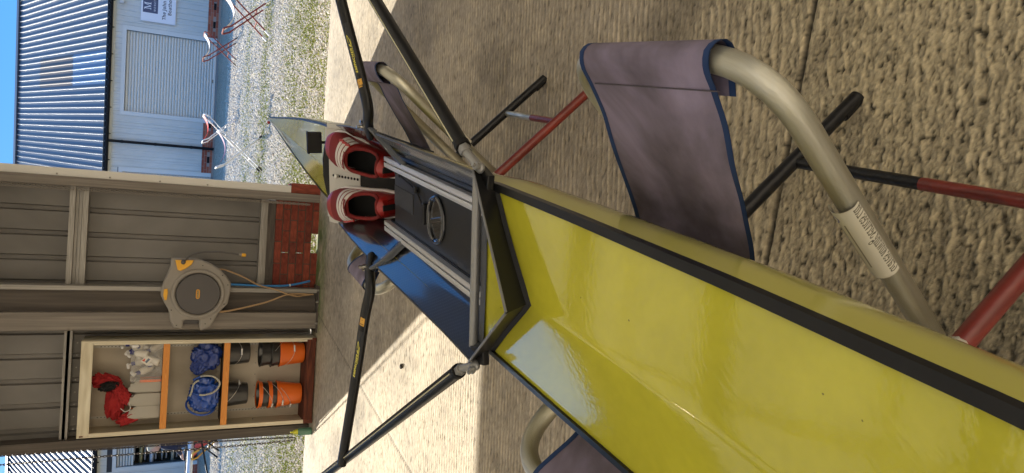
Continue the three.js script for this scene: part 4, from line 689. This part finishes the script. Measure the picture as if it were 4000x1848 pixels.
  M('ring', [mv(new THREE.TorusGeometry(.069, .0085, 10, 44), .004, -.0495, -.827, Math.PI / 2), mv(new THREE.RingGeometry(.055, .079, 44), .004, -.0505, -.827, -Math.PI / 2)], MAT.gloss, hatch); M('cover', [mv(new THREE.CylinderGeometry(.057, .057, .006, 40), .004, -.0535, -.827), mv(new RoundedBoxGeometry(.016, .006, .098, 2, .0028), .004, -.0495, -.827, 0, .25)], MAT.gloss, hatch);
  M('name_plate', bx(-.026, .042, -.0522, -.0505, -1.284 + .004, -1.064), std(L(.026, .026, .027), .6, 0, { bumpMap: rep(fine, 4, 8), bumpScale: .0006 }), boat);
  M('cable_block', bx(-.029, .040, -.052, -.036, -.933, -.912, .004), MAT.black, boat); M('cable', pipe([[.02, -.044, -.935], [.055, -.044, -.99], [.07, -.046, -1.05], [.08, -.044, -1.12], [.092, -.05, -1.25], [.10, -.07, -1.31]], .003, 40, 6), MAT.blackMatte, boat); M('cable_joint', [box(.022, .012, .02, .066, -.045, -1.02, .003), box(.014, .012, .016, .094, -.046, -1.24, .003), box(.014, .012, .016, .088, -.046, -1.20, .003)], MAT.black, boat);
  // stern bulkhead and the foot stretcher
  M('stern_coaming', loft([-1, -.6, -.2, .2, .6, 1].map(u => { const t = u * .19, h = .05 - .04 * u * u; return [B(t, h - .01, 2.075), B(t, h + .006, 2.07), B(t, h + .008, 2.05), B(t * .97, h - .06, 2.03)]; })), MAT.black, boat);
  M('stern_bulkhead', bx(-.17, .17, -.19, .03, -2.05, -2.04), MAT.blackMatte, boat);
  const fs = new THREE.Group(); fs.name = 'foot_stretcher'; boat.add(fs); const ca = Math.atan2(.20, .385), U = V(0, Math.sin(ca), -Math.cos(ca)), Nn = V(0, Math.cos(ca), Math.sin(ca)), F0 = B(0, -.165, 1.475);
  const fp = (x, l, n) => V(x, 0, 0).addScaledVector(U, l).addScaledVector(Nn, n).add(F0); const fb = (x0, x1, l0, l1, n0, n1, r = 0) => { const g = box(x1 - x0, n1 - n0, l1 - l0, 0, 0, 0, r); g.rotateX(ca); const p = fp((x0 + x1) / 2, (l0 + l1) / 2, (n0 + n1) / 2); return g.translate(p.x, p.y, p.z); };
  M('plate', [fb(-.19, .19, .285, .485, -.008, 0)], MAT.plate, fs); M('heel_board', [fb(-.15, .15, .0, .284, -.009, -.001)], MAT.blackMatte, fs);
  for (const x of [-.165, -.01, .165]) { const h = []; for (let i = 0; i < 9; i++) { const g = new THREE.CylinderGeometry(.0055, .0055, .002, 10); g.rotateX(ca); const p = fp(x, .30 + i * .0195, .0012); h.push(g.translate(p.x, p.y, p.z)); } stuff(M('hole', h, MAT.lining, fs)); const g = new THREE.CylinderGeometry(.009, .009, .016, 12).rotateX(ca), p = fp(x, .425, .008); M('bolt', g.translate(p.x, p.y, p.z), MAT.alu, fs); }
  for (const sd of [-1, 1]) { M('bracket', [fb(sd * .165 - .03, sd * .165 + .03, .40, .49, .001, .012, .003), fb(sd * .203 - .012, sd * .203 + .012, .36, .47, -.02, .02, .004)], MAT.plate, fs); }
  // small black instrument box clipped to the stern deck
  const ib = tag(M('instrument_box', [new RoundedBoxGeometry(.095, .062, .03, 2, .004), box(.012, .02, .012, 0, -.036, 0), box(.099, .008, .034, 0, .028, 0, .002), box(.02, .012, .036, .03, -.02, 0, .003)], MAT.blackMatte), 'small black box standing on the deck just behind the right shoe', 'instrument'); ib.position.set(.110, .086, -2.085).applyEuler(boat.rotation).add(BO); ib.rotation.copy(boat.rotation);
  M('tip_ball', mv(new THREE.SphereGeometry(.012, 12, 8), -.008, -.025, -4.62), MAT.red, boat);
  // rigger: a wing tube and a back stay on each side
  for (const sd of [-1, 1]) {
    const a0 = B(sd * .262, .052, 1.262), a1 = B(sd * .34, .064, 1.19), pin = sd > 0 ? B(.95, .185, 1.345) : B(-1.04, .160, 1.29), at = B(sd * .345, .068, 1.19);
    const cur = new THREE.CatmullRomCurve3([B(sd * .235, .035, 1.30), B(sd * .27, .052, 1.25), B(sd * .32, .066, 1.19), B(sd * .40, .080, sd > 0 ? 1.203 : 1.200), B(sd * .62, sd > 0 ? .123 : .106, sd > 0 ? 1.26 : 1.231), pin], false, 'centripetal');
    const rows = []; for (let k = 0; k <= 50; k++) { const p = cur.getPointAt(k / 50), tg = cur.getTangentAt(k / 50), side = V(0, 1, 0).cross(tg).normalize(), up = tg.clone().cross(side).normalize(), r = [], w = .0265 + .014 * Math.exp(-k / 5); for (let j = 0; j < 24; j++) { const q = j / 24 * Math.PI * 2; r.push(p.clone().addScaledVector(side, Math.cos(q) * w).addScaledVector(up, Math.sin(q) * .0175)); } r.push(r[0].clone()); rows.push(r); }
    M('wing_tube', loft(rows), MAT.black, boat);
    // printed letters on the wing
    const tex = canvasTex(1024, 256, (g, w, h) => { g.fillStyle = '#17171a'; g.fillRect(0, 0, w, h); g.fillStyle = '#e2d650'; g.font = 'italic bold 120px sans-serif'; g.textBaseline = 'middle'; g.fillText('EMPACHER', 20, 128, 500); g.strokeStyle = '#e2d650'; g.lineWidth = 16; g.beginPath(); g.moveTo(540, 170); g.lineTo(590, 86); g.moveTo(565, 172); g.lineTo(615, 88); g.moveTo(590, 174); g.quadraticCurveTo(720, 160, 790, 92); g.quadraticCurveTo(730, 70, 640, 86); g.stroke(); g.lineWidth = 9; g.beginPath(); g.moveTo(330, 196); g.lineTo(700, 186); g.stroke(); });
    const tag2 = canvasTex(128, 128, (g, w, h) => { g.fillStyle = '#c8963a'; g.fillRect(0, 0, w, h); g.fillStyle = '#5a4416'; g.font = 'bold 40px sans-serif'; g.fillText('1', 80, 80); g.fillRect(14, 20, 22, 88); g.fillStyle = '#c8963a'; for (let i = 0; i < 5; i++) g.fillRect(14, 30 + i * 16, 22, 5); });
    const patch = (l0, l1, w0, w1, tx, flip) => {             // a decal lying on the tube's upper face
      const P = [], uv = [], n = 12, m = 8; for (let i = 0; i <= n; i++) for (let j = 0; j <= m; j++) { const l = l0 + (l1 - l0) * i / n, p = cur.getPointAt(l), tg = cur.getTangentAt(l), side = V(0, 1, 0).cross(tg).normalize(), up = tg.clone().cross(side).normalize(), q = w0 + w1 * (1 - 2 * j / m), r = p.clone().addScaledVector(side, Math.cos(q) * .0271).addScaledVector(up, Math.sin(q) * .0181); P.push(r.x, r.y, r.z); uv.push(flip ? 1 - i / n : i / n, flip ? 1 - j / m : j / m); }
      const idx = []; for (let i = 0; i < n; i++) for (let j = 0; j < m; j++) { const a = i * (m + 1) + j; idx.push(a, a + 1, a + m + 1, a + 1, a + m + 2, a + m + 1); }
      const g = new THREE.BufferGeometry(); g.setAttribute('position', new THREE.Float32BufferAttribute(P, 3)); g.setAttribute('uv', new THREE.Float32BufferAttribute(uv, 2)); g.setIndex(idx); g.computeVertexNormals(); return g;
    };
    const wing = boat.children[boat.children.length - 1];
    M('lettering', patch(sd > 0 ? .32 : .34, sd > 0 ? .53 : .56, sd > 0 ? 2.25 : .89, .62, tex, sd < 0), std(0xffffff, .4, 0, { map: tex }), wing); M('tag', patch(sd > 0 ? .265 : .28, sd > 0 ? .30 : .315, sd > 0 ? 2.25 : .89, .5, tag2, sd < 0), std(0xffffff, .5, 0, { map: tag2 }), wing);
    // back stay with rod end
    const s0 = B(sd * .243, .036, .292), s1 = B(sd * .284, .052, .36), s2 = sd > 0 ? B(.95, .165, 1.375) : B(-1.36, .185, 1.71); const dir = s2.clone().sub(s1).normalize(); const st = M('stay', [cyl(s1, s2, .018, .018, 22)], MAT.black, boat);
    M('stay_line', cyl(s1.clone().add(V(0, .0178, 0)).addScaledVector(dir, .02), s2.clone().add(V(0, .0178, 0)), .0021, .0021, 6), std(L(.50, .47, .30), .6), st); M('collar', cyl(s1.clone().addScaledVector(dir, -.002), s1.clone().addScaledVector(dir, .012), .0195, .0195, 22), MAT.blackMatte, st);
    M('lock_nut', cyl(s1.clone().addScaledVector(dir, -.022), s1.clone().addScaledVector(dir, -.003), .0155, .0155, 6), MAT.steelGrey, st);
    M('rod_end', [cyl(s0, s1.clone().addScaledVector(dir, -.02), .011, .010, 14), mv(new THREE.SphereGeometry(.0135, 16, 12).scale(1, .8, 1.2), s0.x, s0.y, s0.z)], MAT.steelGrey, st);
    M('stay_bolt', [cyl(B(sd * .240, .030, .286), B(sd * .254, .062, .276), .005, .005, 8), cyl(B(sd * .2465, .046, .281), B(sd * .2505, .055, .2785), .010, .010, 6)], MAT.steelGrey, boat);
  }
  // --------------------------------------------------------------- shoes
  function shoe(label, x, toeIn, sd) {
    const t = thing('rowing_shoe', label, 'shoe', [0, 0, 0]);
    const L0 = .445, hw = l => lut([[0, .030], [.03, .043], [.10, .053], [.2, .056], [.28, .064], [.34, .070], [.39, .062], [.42, .047], [.437, .028], [.445, .004]], l), top = l => lut([[0, .105], [.06, .115], [.16, .12], [.2, .128], [.25, .112], [.31, .084], [.37, .06], [.42, .042], [.445, .014]], l);
    const open = l => lut([[-.1, .0], [.03, 0], [.045, .62], [.07, .86], [.11, .95], [.15, .92], [.185, .74], [.205, .3], [.215, 0]], l);   // how far the upper is open at the top, by angle
    const sk = l => sd * .012 * sst(.2, .45, l);
    const ring = (l, k = 1, cut = true, dy = 0) => { const w = hw(l) * k, h = top(l) * k, o = cut ? open(l) * 1.05 : 0, r = []; for (let i = 0; i <= 40; i++) { const u = i / 40 * 2 - 1, side = Math.sign(u || 1); const a = side * (o + (Math.PI / 2 - o) * Math.abs(u)); r.push(V(sk(l) + Math.sin(a) * w * (1 + .10 * Math.sin(Math.abs(a) * 2)), .018 + Math.pow(Math.cos(a), .62) * h * (1 - .16 * (o > .05 ? Math.sin(o) : 0)) + dy, -l)); } return r; };
    const half = (l, sgn, k = 1) => { const r = ring(l, k); return sgn > 0 ? r.slice(20).map((p, i) => i === 0 && open(l) > .01 ? ring(l, k)[21] : p) : r.slice(0, 21).reverse().map((p, i) => i === 0 && open(l) > .01 ? ring(l, k)[19] : p); };
    const Ls = []; for (let i = 0; i <= 60; i++) Ls.push(L0 * i / 60);
    const seg = (a, b, mat, name, k = 1) => { const ls = Ls.filter(l => l >= a - 1e-6 && l <= b + 1e-6); M(name, [1, -1].map(q => loft(ls.map(l => half(l, q, k)))), mat, t); };
    seg(0, .29, MAT.red, 'upper'); seg(.282, .375, MAT.redMesh, 'mesh_panel'); seg(.368, L0, MAT.red, 'toe_cap'); seg(.0, .26, MAT.lining, 'lining', .93);
    M('heel', loft([[-.0, .018], [.004, .05], [.002, .09], [.006, .122]].map(([z, y]) => [-1, -.5, 0, .5, 1].map(u => V(u * .030, y, z - .006 * u * u)))), MAT.red, t); M('heel_stripe', box(.022, .118, .004, 0, .072, .010), MAT.lining, t);
    const so = []; for (let i = 0; i <= 40; i++) { const l = L0 * i / 40; so.push([sk(l) + hw(l) + .004, l]); } for (let i = 40; i >= 0; i--) { const l = L0 * i / 40; so.push([sk(l) - hw(l) - .004, l]); }
    M('sole', poly(so, .014, .004).rotateX(-Math.PI / 2).translate(0, .002, 0), MAT.white, t);
    M('insole', poly(so.map(([a, b]) => [a * .85, b * .92 + .015]), .004).rotateX(-Math.PI / 2).translate(0, .026, 0), MAT.lining, t);
    M('tongue', loft([.20, .225, .25, .28].map((l, i) => [-1, -.5, 0, .5, 1].map(u => V(sk(l) + u * .034, top(l) + .022 + (i === 0 ? .012 : 0) - .010 * u * u, -l + (i === 0 ? .02 : 0))))), MAT.redMesh, t);
    // collar
    const cl = []; for (const q of [1, -1]) { const ls = Ls.filter(l => l >= .03 && l <= .205); const e = ls.map(l => half(l, q)[0]); cl.push(...(q > 0 ? e : e.reverse())); } M('collar', pipe(cl, .0075, 120, 8, true), MAT.redMesh, t);
    // three straps round the instep
    for (const [l0, sl] of [[.205, .018], [.236, .014], [.266, .008]]) {
      const mk = (dl, dk) => { const r = []; for (let i = 2; i <= 38; i++) { const u = i / 40 * 2 - 1, l = l0 + dl + sl * u * sd, w = ring(l, 1.035 + dk, false, .001); r.push(w[i]); } return r; };
      M('strap', loft([mk(-.0105, 0), mk(-.008, .02), mk(.008, .02), mk(.0105, 0)]), MAT.strap, t); const e = mk(0, .03)[sd > 0 ? 30 : 4]; M('strap_end', box(.012, .008, .026, e.x, e.y, e.z, .003), MAT.red, t);
    }
    t.rotation.set(ca, 0, 0); const q = new THREE.Quaternion().setFromEuler(boat.rotation), qs = new THREE.Quaternion().setFromEuler(new THREE.Euler(ca, 0, 0)), qt = new THREE.Quaternion().setFromAxisAngle(V(0, 1, 0), toeIn);
    t.quaternion.copy(q).multiply(qs).multiply(qt); t.position.copy(fp(x, .015, .001).applyQuaternion(q).add(BO)); return t;
  }
  shoe('right hand red rowing shoe on the foot stretcher, partly behind the wash board', .073, -.095, 1);
  shoe('left hand red rowing shoe with white straps on the foot stretcher', -.075, .115, -1);
}

// stones lying on the floor
{
  const s = (label, x, z, r) => { const g = new THREE.IcosahedronGeometry(r, 2), p = g.attributes.position; for (let i = 0; i < p.count; i++) { const k = 1 + .5 * N3(p.getX(i) * 60 + x * 9, p.getY(i) * 60, p.getZ(i) * 60); p.setXYZ(i, p.getX(i) * k, p.getY(i) * k * .7, p.getZ(i) * k); } g.computeVertexNormals(); const m = M('pebble', g, std(L(.05, .045, .042), .9)); m.position.set(x, r * .5 + .003, z); tag(m, label, 'pebble'); };
  s('dark pebble on the shaded floor near the red sling leg', ...[.265, -2.03], .011); s('dark pebble on the sunlit floor to the left of the boat', ...[-.92, -4.62], .016);
}

const renderer = new THREE.WebGLRenderer({ antialias: true });
renderer.toneMapping = THREE.LinearToneMapping; renderer.toneMappingExposure = EXPOSURE;
renderer.shadowMap.enabled = true; renderer.setSize(1024, 473);
renderer.render(scene, camera);
